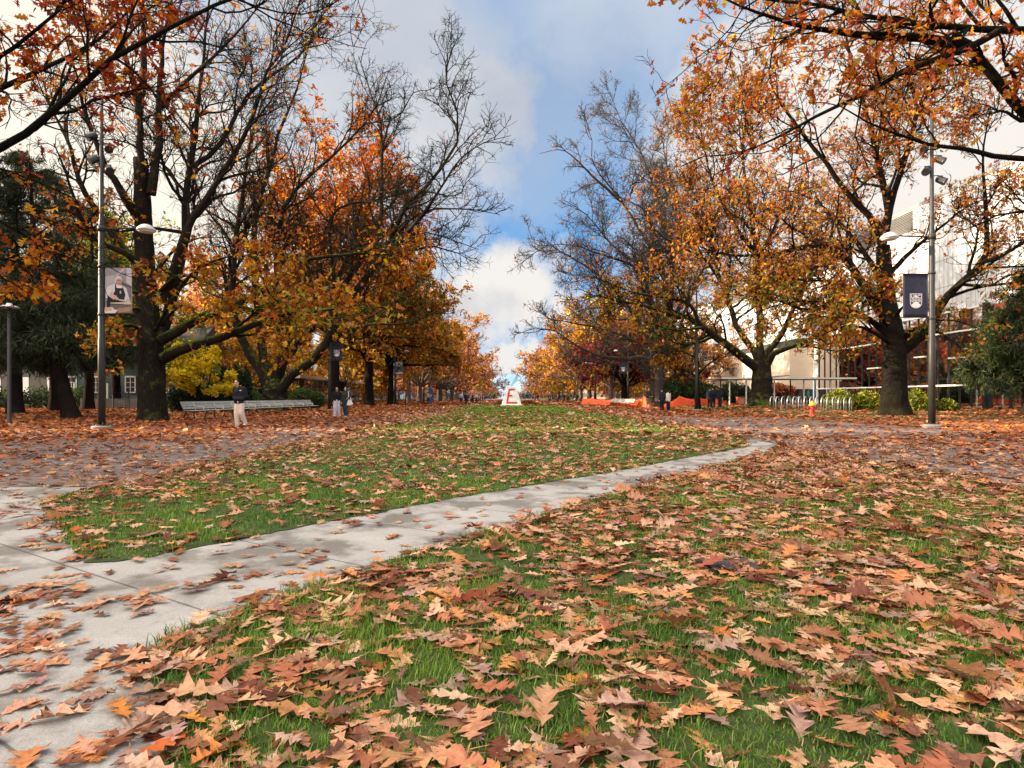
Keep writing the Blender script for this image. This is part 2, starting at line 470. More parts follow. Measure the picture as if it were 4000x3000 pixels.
def palette(rng, P, mix, seed, scale=3.0, var=.14):
    """leaf colours: mix = list of (palette, weight or function of position)"""
    n = len(P)
    Wt = np.stack([np.broadcast_to(w(P) if callable(w) else w, (n,)).astype(float) for _, w in mix], -1)
    for j in range(Wt.shape[1]):
        Wt[:, j] *= .25+1.5*sines(P, scale, seed+31*j)**1.5
    Wt /= Wt.sum(1, keepdims=True)
    pick = (rng.random((n, 1)) > np.cumsum(Wt, 1)).sum(1).clip(0, len(mix)-1)
    C = np.zeros((n, 3))
    for j, (nm, _) in enumerate(mix):
        pl = np.array(PAL[nm])*(.82 if nm in ('orange', 'gold', 'redorange', 'rust', 'greengold') else 1.0); k = pick == j
        C[k] = pl[rng.integers(0, len(pl), k.sum())]
    return C*(1+rng.normal(0, var, (n, 1)))*(1+rng.normal(0, .05, (n, 3)))

def spawn(P, R, m, rng, ang=(32, 66), ln=(.25, .45), t0=.2, up=.08, K=6, wig=.24, trop=.045, rmin=.008, cap=99, fat=.5):
    """m side branches growing out of the branches P,R"""
    Nn, Kp, _ = P.shape
    Ls = np.linalg.norm(np.diff(P, axis=1), axis=2).sum(1)
    idx = rng.choice(Nn, m, p=Ls/Ls.sum())
    t = t0+(1-t0)*rng.random(m)**.85*.98
    x = t*(Kp-1); i = np.minimum(x.astype(int), Kp-2); f = (x-i)[:, None]
    p0 = P[idx, i]*(1-f)+P[idx, i+1]*f; T = norm(P[idx, i+1]-P[idx, i])
    r0 = R[idx, i]*(1-f[:, 0])+R[idx, i+1]*f[:, 0]
    q = rng.normal(0, 1, (m, 3)); q = norm(q-T*np.sum(q*T, -1, keepdims=True))
    a = np.radians(rng.uniform(*ang, m))[:, None]
    d = norm(T*np.cos(a)+q*np.sin(a)+np.array([0, 0, up]))
    L = np.minimum(Ls[idx]*rng.uniform(*ln, m)*(1.15-.55*t), cap*(1.4-t)*rng.uniform(.6, 1.1, m))
    s = (L/(K-1))[:, None]
    out = np.empty((m, K, 3)); out[:, 0] = p0
    for k in range(1, K):
        d = norm(d+rng.normal(0, wig, (m, 3))+np.array([0, 0, trop]))
        out[:, k] = out[:, k-1]+d*s
    ra = np.maximum(np.minimum(r0*fat, L*.022+.004), rmin*1.15)
    Rr = ra[:, None]*(1-np.linspace(0, 1, K)**.9)[None]+rmin*np.linspace(.6, .75, K)[None]
    return out, Rr

def leaves_on(P, rng, per, size, droop=.35, jit=.12, dens=None, t0=.35):
    """leaf positions and frames along the twigs P"""
    Nn, K, _ = P.shape
    idx = np.repeat(np.arange(Nn), per); n = len(idx)
    t = (t0+(1-t0)*rng.random(n))*(K-1); i = np.minimum(t.astype(int), K-2); f = (t-i)[:, None]
    p = P[idx, i]*(1-f)+P[idx, i+1]*f+rng.normal(0, jit, (n, 3))
    T = norm(P[idx, i+1]-P[idx, i])
    if dens is not None:
        k = rng.random(n) < dens(p); p, T = p[k], T[k]; n = len(p)
    X = norm(T*.5+rng.normal(0, .75, (n, 3))+np.array([0, 0, -droop]))
    Nm = rng.normal(0, .6, (n, 3))+np.array([0, 0, .75])
    return p, rotmats(rng, n, X, Nm), size*rng.uniform(.65, 1.25, n)

def limb(Y0, Y1, r0, r1, px):
    """a limb followed along its heading; depth runs from Y0 to Y1"""
    px = np.asarray(px, float)
    d = np.concatenate([[0], np.cumsum(np.linalg.norm(np.diff(px, axis=0), axis=1))]); d /= d[-1]
    Y = Y0+(Y1-Y0)*d
    return (np.array([P3(a, b, y) for (a, b), y in zip(px, Y)]), r0*.84, r1*.55)

def finish_limbs(limbs, K=16, rng=None, wob=.0):
    P = np.stack([resample(l[0], K) for l in limbs])
    t = np.linspace(0, 1, K)
    R = np.stack([l[2]*.8+(l[1]-l[2]*.8)*(1-t)**1.25 for l in limbs])
    if wob and rng is not None:
        P[:, 1:-1] += rng.normal(0, wob, (len(P), K-2, 3))*np.minimum(1, R[:, 1:-1, None]*6)
    return P, R

def tree(name, label, cat, loc, trunk, limbs, seed, lv, leaf, bark='bark', leafm='leaf', group=None, up=.25, tsides=14, flare=1.0, build=True):
    """tree > trunk, branches, crown.  trunk: polyline + radii (place coordinates); limbs: polylines;
    lv: list of dict for side-branch generations; leaf: dict(per,size,mix,dens,shape)"""
    rng = np.random.default_rng(seed)
    loc = np.asarray(loc, float)
    root = thing(name, label, cat, tuple(loc), group=group)
    VV, FF, off = [], [], 0
    KT = 44 if tsides > 10 else 18; tsides = 30 if tsides > 10 else tsides
    tp = resample(trunk[0], KT); tr = np.interp(np.linspace(0, 1, KT), np.linspace(0, 1, len(trunk[1])), trunk[1])
    V, Q = tubes(tp[None], tr[None], tsides)
    # root flare, irregular girth and bark ridges
    V3 = V.reshape(KT, tsides, 3); c = tp[:, None]
    hgt = np.maximum(0, tp[:, 2]-loc[2])[:, None, None]
    ang = np.arange(tsides)*2*PI/tsides
    rid = sines(V*np.array([1, 1, .22]), .16, seed).reshape(KT, tsides, 1)*.09+sines(V, .8, seed+1).reshape(KT, tsides, 1)*.12-.10
    fl = 1+rid+flare*np.exp(-hgt/.35)*(.28+.22*np.sin(ang*4+seed))[None, :, None]+.05*np.sin(ang*3+seed)[None, :, None]
    V3 = c+(V3-c)*fl
    VV.append(V3.reshape(-1, 3)); FF.append(Q); off += len(V)
    if len(limbs):
        P, R = finish_limbs(limbs, 16, rng, .035)
        V, Q = tubes(P, R, 8); VV.append(V); FF.append(Q+off)
    else:
        P, R = tp[None, 6:], tr[None, 6:]
    if not len(limbs): P = P[:, ::1]
    mk('trunk', np.concatenate(VV)-loc, FF, M[bark], root, smooth=True)
    VV, FF, off = [], [], 0
    src = (P, R); terms = []
    for g in lv:
        g = dict(g); m = g.pop('m'); sides = g.pop('sides', 4); keep = g.pop('leafy', False); both = g.pop('both', False)
        C = spawn(src[0], src[1], m, rng, **g)
        V, Q = tubes(C[0], C[1], sides); VV.append(V); FF.append(Q+off); off += len(V)
        if keep: terms.append(C[0])
        src = C
    if VV:
        mk('branches', np.concatenate(VV)-loc, FF, M[bark], root)
    if leaf:
        pp, rr, ss = [], [], []
        for t_ in terms:
            a, b, c = leaves_on(t_, rng, leaf['per'], leaf['size'], leaf.get('droop', .35), leaf.get('jit', .1), leaf.get('dens'))
            pp.append(a); rr.append(b); ss.append(c)
        p = np.concatenate(pp); r = np.concatenate(rr); s = np.concatenate(ss)
        TV, TF = leaf.get('shape', OAK_MID)
        ti = rng.integers(0, len(TV), len(p))
        V, Q = instance(TV, TF, ti, p-loc, r, s)
        C = palette(rng, p, leaf['mix'], seed, leaf.get('cscale', 3.0))
        C = np.clip(C, .004, .9)
        mk('crown', V, Q, M[leafm], root, col=np.repeat(C, TV.shape[1], 0))
    return root

def generic_limbs(base, h0, H, Rad, n, seed, r0, flat=.55, lean=(0, 0)):
    """limbs of a broad tree sweeping from the fork at h0 out to a rounded crown of height H, radius Rad"""
    rng = np.random.default_rng(seed); base = np.asarray(base, float); out = []
    top = base+np.array([lean[0], lean[1], h0])
    for i in range(n):
        a = 2*PI*(i*.381966*1.0)+rng.uniform(-.3, .3); e = math.asin(min(.98, max(.02, (i+.5)/n)))
        e = e*.95+rng.uniform(-.05, .12)
        q = rng.uniform(.85, 1.08)
        end = np.array([base[0]+lean[0]*2+math.cos(a)*math.cos(e)*Rad*q, base[1]+lean[1]*2+math.sin(a)*math.cos(e)*Rad*q, base[2]+h0+(H-h0)*math.sin(e)*q])
        s = top+np.array([0, 0, rng.uniform(-.25, .35)*h0*.4])
        mid = s+(end-s)*.45+np.array([0, 0, flat*(.12 if e < .5 else .05)*np.linalg.norm(end-s)])
        rr = r0*rng.uniform(.34, .5)
        out.append((np.array([s, s*.72+mid*.28+rng.normal(0, .15, 3), mid+rng.normal(0, .4, 3), end]), rr, .03))
    return out
def gtrunk(base, h0, r, lean=(0, 0)):
    b = np.asarray(base, float)
    return ([b+np.array([0, 0, -.15]), b+np.array([lean[0]*.3, lean[1]*.3, h0*.4]), b+np.array([lean[0], lean[1], h0*1.08])], [r*1.08, r*.92, r*.86])

def gtree(name, label, base, H, Rad, h0, r, seed, mix, per=6, size=.3, n=11, shape=None, bark='bark', dens=None, group=None, m=(90, 700, 1800), leafm='leaf', flat=.55, lean=(0, 0), rm=.02, jit=.25, cat='tree', cscale=4.0, ang=(25, 55)):
    b = (base[0], base[1], base[2] if len(base) > 2 else 0.0)
    return tree(name, label, cat, b, gtrunk(b, h0, r, lean), generic_limbs(b, h0, H, Rad, n, seed, r, flat, lean), seed,
                [dict(m=m[0], ln=(.28, .5), K=7, sides=4, rmin=rm, ang=ang, wig=.16), dict(m=m[1], ln=(.3, .55), K=5, sides=3, rmin=rm*.75, leafy=True),
                 dict(m=m[2], ln=(.3, .6), K=4, sides=3, rmin=rm*.6, leafy=True, t0=.1)],
                dict(per=per, size=size, mix=mix, dens=dens, shape=shape or OAK_LOW, jit=jit, cscale=cscale), bark=bark, leafm=leafm, group=group)

def clump(seed, scale, lo, hi, f=None):
    def d(p):
        v = sines(p, scale, seed); v = np.clip((v-lo)/(hi-lo), 0, 1)
        return v*f(p) if f else v
    return d
def py_of(p): return HZ-(p[:, 2]-EYE)*F/np.maximum(p[:, 1], .5)
def px_of(p): return CX+p[:, 0]*F/np.maximum(p[:, 1], .5)
def step(x, a, b):
    t = np.clip((x-a)/(b-a), 0, 1); return t*t*(3-2*t)

# ---- the tall oak on the left behind the lamp post
Yt = 27.5
bx = XA(593, Yt)
T1 = [
 limb(27.4, 23.5, .33, .05, [(640, 1400), (717, 1361), (845, 1325), (958, 1279), (1090, 1233), (1240, 1215), (1420, 1190)]),
 limb(27.5, 29.5, .30, .05, [(625, 1330), (750, 1262), (871, 1207), (990, 1161), (1070, 1102), (1180, 1022), (1348, 997), (1517, 993), (1640, 1030)]),
 limb(27.5, 26.5, .40, .22, [(575, 1180), (562, 1000), (556, 800), (548, 600), (543, 440), (538, 340)]),
 limb(26.6, 25, .20, .05, [(545, 450), (528, 350), (506, 285), (470, 120), (443, -40), (430, -160)]),
 limb(26.6, 27, .20, .06, [(541, 420), (558, 330), (563, 190), (557, 30), (560, -150), (575, -300)]),
 limb(27, 28, .24, .06, [(590, 760), (612, 620), (620, 506), (624, 380), (639, 158), (671, 0), (700, -180)]),
 limb(27.6, 26, .13, .04, [(626, 425), (690, 350), (760, 285), (886, 171), (1000, 38), (1080, -60)]),
 limb(27.6, 30, .30, .07, [(625, 1330), (670, 1190), (707, 1028), (725, 802), (743, 644), (757, 531), (780, 360), (795, 200), (812, 40), (835, -150)]),
 limb(28.6, 31, .15, .04, [(748, 652), (833, 594), (888, 517), (933, 436), (987, 348), (1076, 285), (1203, 184), (1240, 82), (1316, 0), (1400, -90)]),
 limb(27.6, 25, .24, .05, [(640, 1180), (690, 1010), (734, 892), (820, 757), (874, 666), (933, 567), (974, 486), (1013, 380), (1038, 285), (1108, 190), (1165, 19), (1200, -80)]),
 limb(27.5, 25.5, .24, .05, [(560, 880), (520, 820), (470, 740), (420, 670), (380, 560), (330, 440), (300, 300), (250, 130)]),
 limb(27.5, 29.5, .24, .05, [(565, 1060), (500, 990), (430, 900), (360, 800), (310, 700), (270, 560), (200, 420), (150, 250)]),
 limb(27.5, 24.5, .20, .05, [(565, 1030), (480, 985), (400, 950), (330, 880), (285, 760), (245, 640), (210, 560)]),
 limb(27.5, 23, .14, .03, [(560, 1290), (500, 1270), (430, 1300), (390, 1360), (360, 1400)]),
 limb(27.3, 24, .15, .03, [(640, 1250), (700, 1130), (780, 1050), (900, 1000), (1010, 1010)]),
 limb(27.5, 25, .11, .03, [(585, 1240), (540, 1205), (470, 1225), (415, 1290), (395, 1350)]),
 limb(27.5, 25.5, .11, .03, [(580, 1180), (520, 1140), (450, 1170), (400, 1235)]),
 limb(27.5, 24.5, .12, .03, [(630, 1270), (690, 1200), (740, 1200), (790, 1260), (810, 1330)]),
 limb(27.5, 25, .12, .03, [(620, 1150), (690, 1080), (760, 1080), (830, 1120), (880, 1180)]),
 limb(27.5, 24, .10, .03, [(600, 1300), (640, 1230), (660, 1180), (650, 1120)]),
 limb(27.5, 29, .12, .03, [(590, 1080), (680, 980), (780, 930), (880, 930)]),
]
def d1(p):
    y, x = py_of(p), px_of(p)
    low = step(y, 820, 1060)*step(1480-y, 0, 60)*(1+.8*step(900-x, 0, 200))
    hi = .07*step(1100-y, 0, 200)
    return np.clip(low*(.40+1.5*sines(p, 2.2, 5)**1.8)+hi+.13*step(y, 560, 760)*step(700-x, 0, 300), 0, 1)*np.where((x > 505) & (x < 660) & (y > 1340), 0, 1)
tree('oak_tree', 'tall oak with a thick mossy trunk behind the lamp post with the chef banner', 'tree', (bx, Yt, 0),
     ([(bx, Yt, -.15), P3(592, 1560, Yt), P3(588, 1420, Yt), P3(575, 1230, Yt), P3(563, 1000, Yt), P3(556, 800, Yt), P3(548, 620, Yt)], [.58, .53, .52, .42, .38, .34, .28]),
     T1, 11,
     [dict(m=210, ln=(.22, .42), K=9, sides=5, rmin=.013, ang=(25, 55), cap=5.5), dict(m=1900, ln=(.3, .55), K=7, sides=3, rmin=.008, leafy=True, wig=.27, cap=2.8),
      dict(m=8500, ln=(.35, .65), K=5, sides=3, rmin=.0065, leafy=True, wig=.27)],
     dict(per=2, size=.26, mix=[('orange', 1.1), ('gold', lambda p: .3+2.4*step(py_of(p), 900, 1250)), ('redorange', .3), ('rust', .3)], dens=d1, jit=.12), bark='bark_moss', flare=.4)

# ---- the wide oak over the bench
Yt = 47.5
bx = XA(1070, Yt)
T2 = [
 limb(47.5, 44, .50, .10, [(1050, 1530), (1035, 1480), (1002, 1427), (960, 1364), (939, 1301), (914, 1246), (905, 1120), (924, 915), (946, 779), (965, 621), (992, 508), (1014, 418), (1064, 330)]),
 limb(47.5, 51, .48, .08, [(1065, 1530), (1045, 1461), (1023, 1385), (1015, 1280), (1007, 1195), (990, 1050), (992, 861), (1023, 757), (1059, 644), (1078, 553), (1123, 440), (1165, 330), (1203, 190), (1234, 63)]),
 limb(47.5, 44, .45, .08, [(1075, 1530), (1075, 1448), (1095, 1385), (1137, 1322), (1133, 1280), (1095, 1235), (1080, 1080), (1096, 847), (1127, 779), (1204, 689), (1300, 610), (1382, 525), (1464, 430), (1510, 300)]),
 limb(47.6, 52, .46, .08, [(1080, 1520), (1100, 1420), (1180, 1322), (1235, 1259), (1285, 1204), (1319, 1136), (1390, 1060), (1424, 990), (1483, 900), (1490, 640), (1490, 494), (1464, 411), (1401, 221)]),
 limb(47.4, 42, .50, .08, [(1085, 1540), (1110, 1490), (1159, 1448), (1222, 1406), (1277, 1334), (1306, 1280), (1332, 1237), (1390, 1136), (1450, 1056), (1510, 985), (1578, 810), (1692, 709), (1737, 633), (1787, 557), (1794, 475), (1768, 380), (1737, 304), (1749, 209)]),
 limb(44.2, 40, .22, .04, [(1450, 1056), (1540, 960), (1629, 867), (1711, 753), (1781, 639), (1838, 589), (1889, 557), (1996, 530)]),
 limb(44, 42, .18, .04, [(1500, 990), (1580, 880), (1654, 829), (1730, 816), (1851, 820), (1952, 838)]),
 limb(46, 43, .20, .05, [(1235, 1259), (1290, 1150), (1382, 968), (1490, 956), (1572, 918), (1654, 905), (1781, 943), (1870, 975)]),
 limb(48, 45, .20, .05, [(1319, 1136), (1300, 1038), (1300, 829), (1490, 778), (1616, 740), (1692, 700), (1790, 690)]),
 limb(50.5, 49, .13, .035, [(1490, 610), (1520, 480), (1572, 437), (1616, 361), (1686, 350), (1730, 300)]),
 limb(47.5, 43, .22, .05, [(1300, 1290), (1260, 1230), (1180, 1235), (1060, 1215), (960, 1150)]),
 limb(47, 42, .18, .04, [(1277, 1334), (1420, 1270), (1560, 1265), (1680, 1230), (1780, 1160)]),
 limb(46, 41, .14, .04, [(1159, 1260), (1330, 1250), (1440, 1240), (1540, 1180), (1640, 1110)]),
]
def d2(p):
    y, x = py_of(p), px_of(p)
    return np.clip((.06+.26*step(y, 880, 1250))*(.2+1.3*sines(p, 3.5, 8)**2)*(1-.85*step(x, 1450, 1650)), 0, 1)
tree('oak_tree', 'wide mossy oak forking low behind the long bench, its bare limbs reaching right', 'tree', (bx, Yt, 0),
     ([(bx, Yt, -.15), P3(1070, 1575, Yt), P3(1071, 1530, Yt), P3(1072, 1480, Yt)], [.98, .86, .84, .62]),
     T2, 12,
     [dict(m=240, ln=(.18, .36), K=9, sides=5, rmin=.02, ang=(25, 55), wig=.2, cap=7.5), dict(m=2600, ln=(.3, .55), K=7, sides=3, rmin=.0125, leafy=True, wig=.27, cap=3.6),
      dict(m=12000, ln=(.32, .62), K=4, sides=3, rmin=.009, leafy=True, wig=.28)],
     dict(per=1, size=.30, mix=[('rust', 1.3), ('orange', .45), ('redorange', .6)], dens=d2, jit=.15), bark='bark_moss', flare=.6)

# ---- near oak at the upper left (trunk beyond the frame)
T0 = [
 limb(11.5, 10, .20, .05, [(-1700, 1250), (-1100, 900), (-450, 720), (0, 585), (221, 418), (335, 316), (506, 183), (639, 120), (810, 32), (937, -10), (1050, -60)]),
 limb(12, 13, .14, .04, [(-900, 820), (-500, 560), (-200, 430), (40, 330), (253, 228), (405, 139), (538, 6), (620, -80)]),
 limb(11.6, 9.6, .13, .04, [(-900, 800), (-450, 480), (-150, 300), (0, 221), (158, 108), (221, 50), (290, -60)]),
 limb(12, 12.5, .13, .02, [(-1500, 1180), (-900, 1080), (-400, 1040), (-60, 1010), (110, 1030), (250, 1085)]),
 limb(12, 14, .12, .02, [(-900, 820), (-400, 720), (-100, 640), (90, 690), (220, 740), (330, 800)]),
]
def d0(p):
    y, x = py_of(p), px_of(p)
    lo = (y > 880)
    return np.clip(np.where(lo, .75*step(290-x, 0, 120)*step(1180-y, 0, 60)*step(y, 880, 960), (.1+1.25*sines(p, 1.3, 3)**2.2)*(1-.9*step(x, 520, 900))*(1-.75*step(y, 350, 520))), 0, 1)
tree('oak_tree', 'dark red oak leaning in at the top left corner over the lamp post', 'tree', (-15.6, 12.4, 0),
     ([(-15.6, 12.4, -.1), (-15.4, 12.4, 1.4), (-14.7, 12.2, 2.8), (-13, 12, 4.2)], [.55, .45, .38, .26]),
     T0, 13,
     [dict(m=70, ln=(.16, .3), K=8, sides=5, rmin=.008, ang=(25, 60), t0=.3), dict(m=500, ln=(.3, .55), K=6, sides=4, rmin=.005, leafy=True),
      dict(m=1500, ln=(.3, .6), K=4, sides=3, rmin=.0035, leafy=True)],
     dict(per=5, size=.19, mix=[('darkred', lambda p: 1.2*(py_of(p) < 700)), ('redorange', lambda p: .5*(py_of(p) < 800)), ('orange', lambda p: .3+2*(py_of(p) > 800))], dens=d0, shape=OAK_FINE, jit=.09))

# ---- oak on the right behind the lamp post with the crest banner
Yt = 34.9
bx = XA(3495, Yt)
R1 = [
 limb(34.9, 33, .33, .08, [(3470, 1250), (3400, 1157), (3328, 1046), (3270, 974), (3193, 958), (3000, 993), (2821, 993), (2680, 940)]),
 limb(34.9, 36, .36, .10, [(3465, 1250), (3450, 1046), (3446, 950), (3448, 880), (3467, 804), (3429, 620), (3385, 443), (3347, 304), (3309, 165), (3290, 20)]),
 limb(34.5, 32, .24, .05, [(3446, 960), (3400, 850), (3302, 740), (3233, 646), (3125, 506), (3043, 392), (3005, 304), (3018, 184), (3030, 50)]),
 limb(35.2, 37, .28, .06, [(3448, 950), (3486, 778), (3537, 601), (3581, 430), (3549, 285), (3560, 120), (3590, -40)]),
 limb(36.5, 38, .14, .05, [(3578, 450), (3620, 380), (3670, 304), (3682, 221), (3720, 60), (3740, -60)]),
 limb(34.9, 32, .34, .06, [(3530, 1370), (3603, 1312), (3641, 1268), (3675, 1191), (3752, 1109), (3820, 1046), (3858, 979), (3850, 800), (3840, 600), (3870, 420)]),
 limb(33, 31, .16, .05, [(3830, 1030), (3900, 1000), (3998, 950), (4100, 880)]),
 limb(34.8, 31, .24, .05, [(3470, 1330), (3443, 1283), (3361, 1230), (3250, 1195), (3159, 1215), (3096, 1191), (2990, 1165), (2850, 1150)]),
 limb(34.8, 30, .18, .04, [(3450, 1210), (3360, 1140), (3230, 1100), (3130, 1095), (3020, 1070)]),
 limb(34.9, 38, .22, .05, [(3465, 1150), (3390, 1010), (3280, 870), (3190, 790), (3080, 745), (2960, 760)]),
 limb(35.2, 33, .18, .05, [(3470, 1080), (3560, 980), (3660, 900), (3760, 820), (3880, 760)]),
 limb(34.9, 30.5, .18, .03, [(3510, 1360), (3560, 1290), (3640, 1290), (3720, 1330), (3790, 1400)]),
 limb(34.6, 30.5, .16, .03, [(3475, 1340), (3400, 1290), (3310, 1275), (3230, 1300), (3160, 1340)]),
 limb(34.7, 30, .15, .03, [(3470, 1300), (3380, 1235), (3280, 1195), (3150, 1175), (3050, 1190), (2940, 1225)]),
 limb(34.7, 31, .13, .03, [(3480, 1300), (3400, 1250), (3300, 1230), (3200, 1240), (3110, 1280)]),
 limb(35, 31, .13, .03, [(3520, 1340), (3600, 1270), (3700, 1250), (3790, 1270), (3860, 1310)]),
 limb(34.8, 29.5, .13, .03, [(3475, 1280), (3420, 1210), (3380, 1180), (3300, 1180), (3240, 1210)]),
 limb(34.8, 31, .12, .03, [(3480, 1250), (3540, 1190), (3600, 1190), (3660, 1230)]),
]
def dR1(p):
    y, x = py_of(p), px_of(p)
    d = .15+.95*sines(p, 2.6, 17)**1.3
    d = d*(1-.8*step(y, 1390, 1470))*np.where((x > 3430) & (x < 3560) & (y > 1330), 0, 1)
    return np.clip(d*.85+.55*step(y, 1070, 1150)*step(1370-y, 0, 60)*np.where((x > 3430) & (x < 3560) & (y > 1330), 0, 1), 0, 1)
lowgreen = lambda p: 2.2*step(py_of(p), 1020, 1200)
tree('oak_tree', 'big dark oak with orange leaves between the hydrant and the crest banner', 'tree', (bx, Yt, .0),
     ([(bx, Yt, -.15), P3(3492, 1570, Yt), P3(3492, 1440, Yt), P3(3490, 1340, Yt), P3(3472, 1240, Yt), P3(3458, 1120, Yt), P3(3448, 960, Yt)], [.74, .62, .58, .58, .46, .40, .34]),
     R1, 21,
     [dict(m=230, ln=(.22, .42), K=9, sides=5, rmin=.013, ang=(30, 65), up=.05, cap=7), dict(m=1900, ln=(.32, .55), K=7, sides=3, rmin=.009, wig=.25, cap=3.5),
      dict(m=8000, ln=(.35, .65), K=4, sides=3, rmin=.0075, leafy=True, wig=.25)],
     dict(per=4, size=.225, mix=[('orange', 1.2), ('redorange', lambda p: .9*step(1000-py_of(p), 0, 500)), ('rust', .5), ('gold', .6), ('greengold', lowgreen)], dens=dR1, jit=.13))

# ---- mossy oak in front of the beige wall
Yt = 50.0
bx = XA(2975, Yt)
R2 = [
 limb(50, 46, .50, .10, [(2960, 1440), (2935, 1418), (2870, 1367), (2798, 1320), (2744, 1280), (2700, 1240), (2625, 1235), (2536, 1198), (2490, 1192), (2408, 1176), (2354, 1157), (2290, 1155)]),
 limb(46.8, 45, .20, .05, [(2740, 1275), (2690, 1190), (2625, 1168), (2490, 1146), (2398, 1114), (2340, 1090)]),
 limb(50, 53, .36, .08, [(2965, 1420), (2942, 1367), (2899, 1313), (2870, 1258), (2848, 1180), (2800, 1050), (2770, 900), (2723, 780), (2655, 660)]),
 limb(50, 51, .40, .08, [(2975, 1420), (2967, 1374), (2968, 1240), (2955, 1000), (2930, 800), (2900, 600), (2915, 420), (2890, 250)]),
 limb(50, 48, .36, .08, [(2985, 1420), (2998, 1374), (3051, 1313), (3080, 1251), (3120, 1152), (3183, 1037), (3225, 900), (3260, 760)]),
 limb(50, 46, .38, .08, [(2990, 1440), (3015, 1389), (3051, 1367), (3123, 1345), (3181, 1313), (3250, 1290), (3337, 1275)]),
 limb(47.5, 44, .12, .03, [(3130, 1340), (3170, 1352), (3241, 1369), (3337, 1365), (3448, 1345)]),
 limb(52, 50, .2, .05, [(2830, 1130), (2760, 1020), (2650, 960), (2560, 900), (2500, 800)]),
 limb(50.5, 47, .2, .05, [(2960, 1010), (3030, 880), (3080, 730), (3100, 560)]),
 limb(46.8, 44, .14, .03, [(2744, 1280), (2640, 1290), (2560, 1270), (2470, 1240)]),
 limb(51, 56, .2, .05, [(2955, 1010), (2870, 880), (2780, 700), (2740, 520), (2700, 350)]),
]
def dR2(p):
    y, x = py_of(p), px_of(p)
    d = .12+.95*sines(p, 2.8, 23)**1.3
    return np.clip(d*(1-.88*step(y, 1270, 1400))*(1-.5*step(2450-x, 0, 150)), 0, 1)
tree('oak_tree', 'stout oak with moss on its limbs standing before the beige wall', 'tree', (bx, Yt, .3),
     ([(bx, Yt, .1), P3(2975, 1560, Yt), P3(2977, 1480, Yt), P3(2975, 1420, Yt)], [.98, .80, .76, .66]),
     R2, 22,
     [dict(m=220, ln=(.22, .42), K=9, sides=5, rmin=.018, ang=(30, 65), up=.05, cap=8), dict(m=1900, ln=(.32, .55), K=7, sides=3, rmin=.012, wig=.25, cap=4),
      dict(m=8000, ln=(.35, .65), K=4, sides=3, rmin=.010, leafy=True, wig=.25)],
     dict(per=3, size=.29, mix=[('orange', 1.2), ('redorange', .5), ('rust', .4), ('gold', .7), ('greengold', lambda p: 1.6*step(py_of(p), 1050, 1200))], dens=dR2, jit=.16), bark='bark_moss', flare=.7)

# ---- near oak at the upper right (trunk beyond the frame)
R0 = [
 limb(13, 11, .20, .04, [(5000, 700), (4600, 330), (4300, 150), (4000, 114), (3853, 114), (3549, 89), (3359, 57), (3233, 25), (3043, 6), (2850, -40)]),
 limb(13, 12, .20, .19, [(5300, 1250), (4900, 1080), (4350, 800), (4000, 443), (3916, 354), (3866, 272), (3790, 190)]),
 limb(12, 11.5, .13, .03, [(3800, 190), (3707, 158), (3423, 139), (3201, 114), (3056, 82), (2853, 6), (2750, -60)]),
 limb(11.8, 10.8, .085, .02, [(3900, 122), (3777, 190), (3549, 272), (3359, 373), (3233, 430), (3106, 500), (2904, 595), (2758, 608), (2660, 650)]),
 limb(12.4, 13, .08, .02, [(4080, 620), (3930, 620), (3800, 588), (3612, 557), (3423, 493), (3270, 411), (3160, 400)]),
 limb(12.4, 12, .10, .02, [(4300, 300), (4050, 20), (3900, -80)]),
]
def dR0(p):
    y, x = py_of(p), px_of(p)
    return np.clip((.10+.9*sines(p, 1.6, 41)**1.8)*(1-.65*step(y, 480, 700))*.75, 0, 1)
tree('oak_tree', 'orange oak reaching in from the top right corner with long bare boughs', 'tree', (18.6, 13.6, 0),
     ([(18.6, 13.6, -.1), (18.5, 13.6, 1.2), (18.2, 13.5, 2.4), (17.6, 13.3, 3.4)], [.6, .48, .42, .25]),
     R0, 31,
     [dict(m=80, ln=(.16, .32), K=8, sides=5, rmin=.007, ang=(25, 60), t0=.3), dict(m=500, ln=(.3, .55), K=6, sides=4, rmin=.005, leafy=True),
      dict(m=1500, ln=(.3, .6), K=4, sides=3, rmin=.0035, leafy=True)],
     dict(per=5, size=.18, mix=[('redorange', 1.2), ('orange', 1), ('gold', .25)], dens=dR0, shape=OAK_FINE, jit=.09))

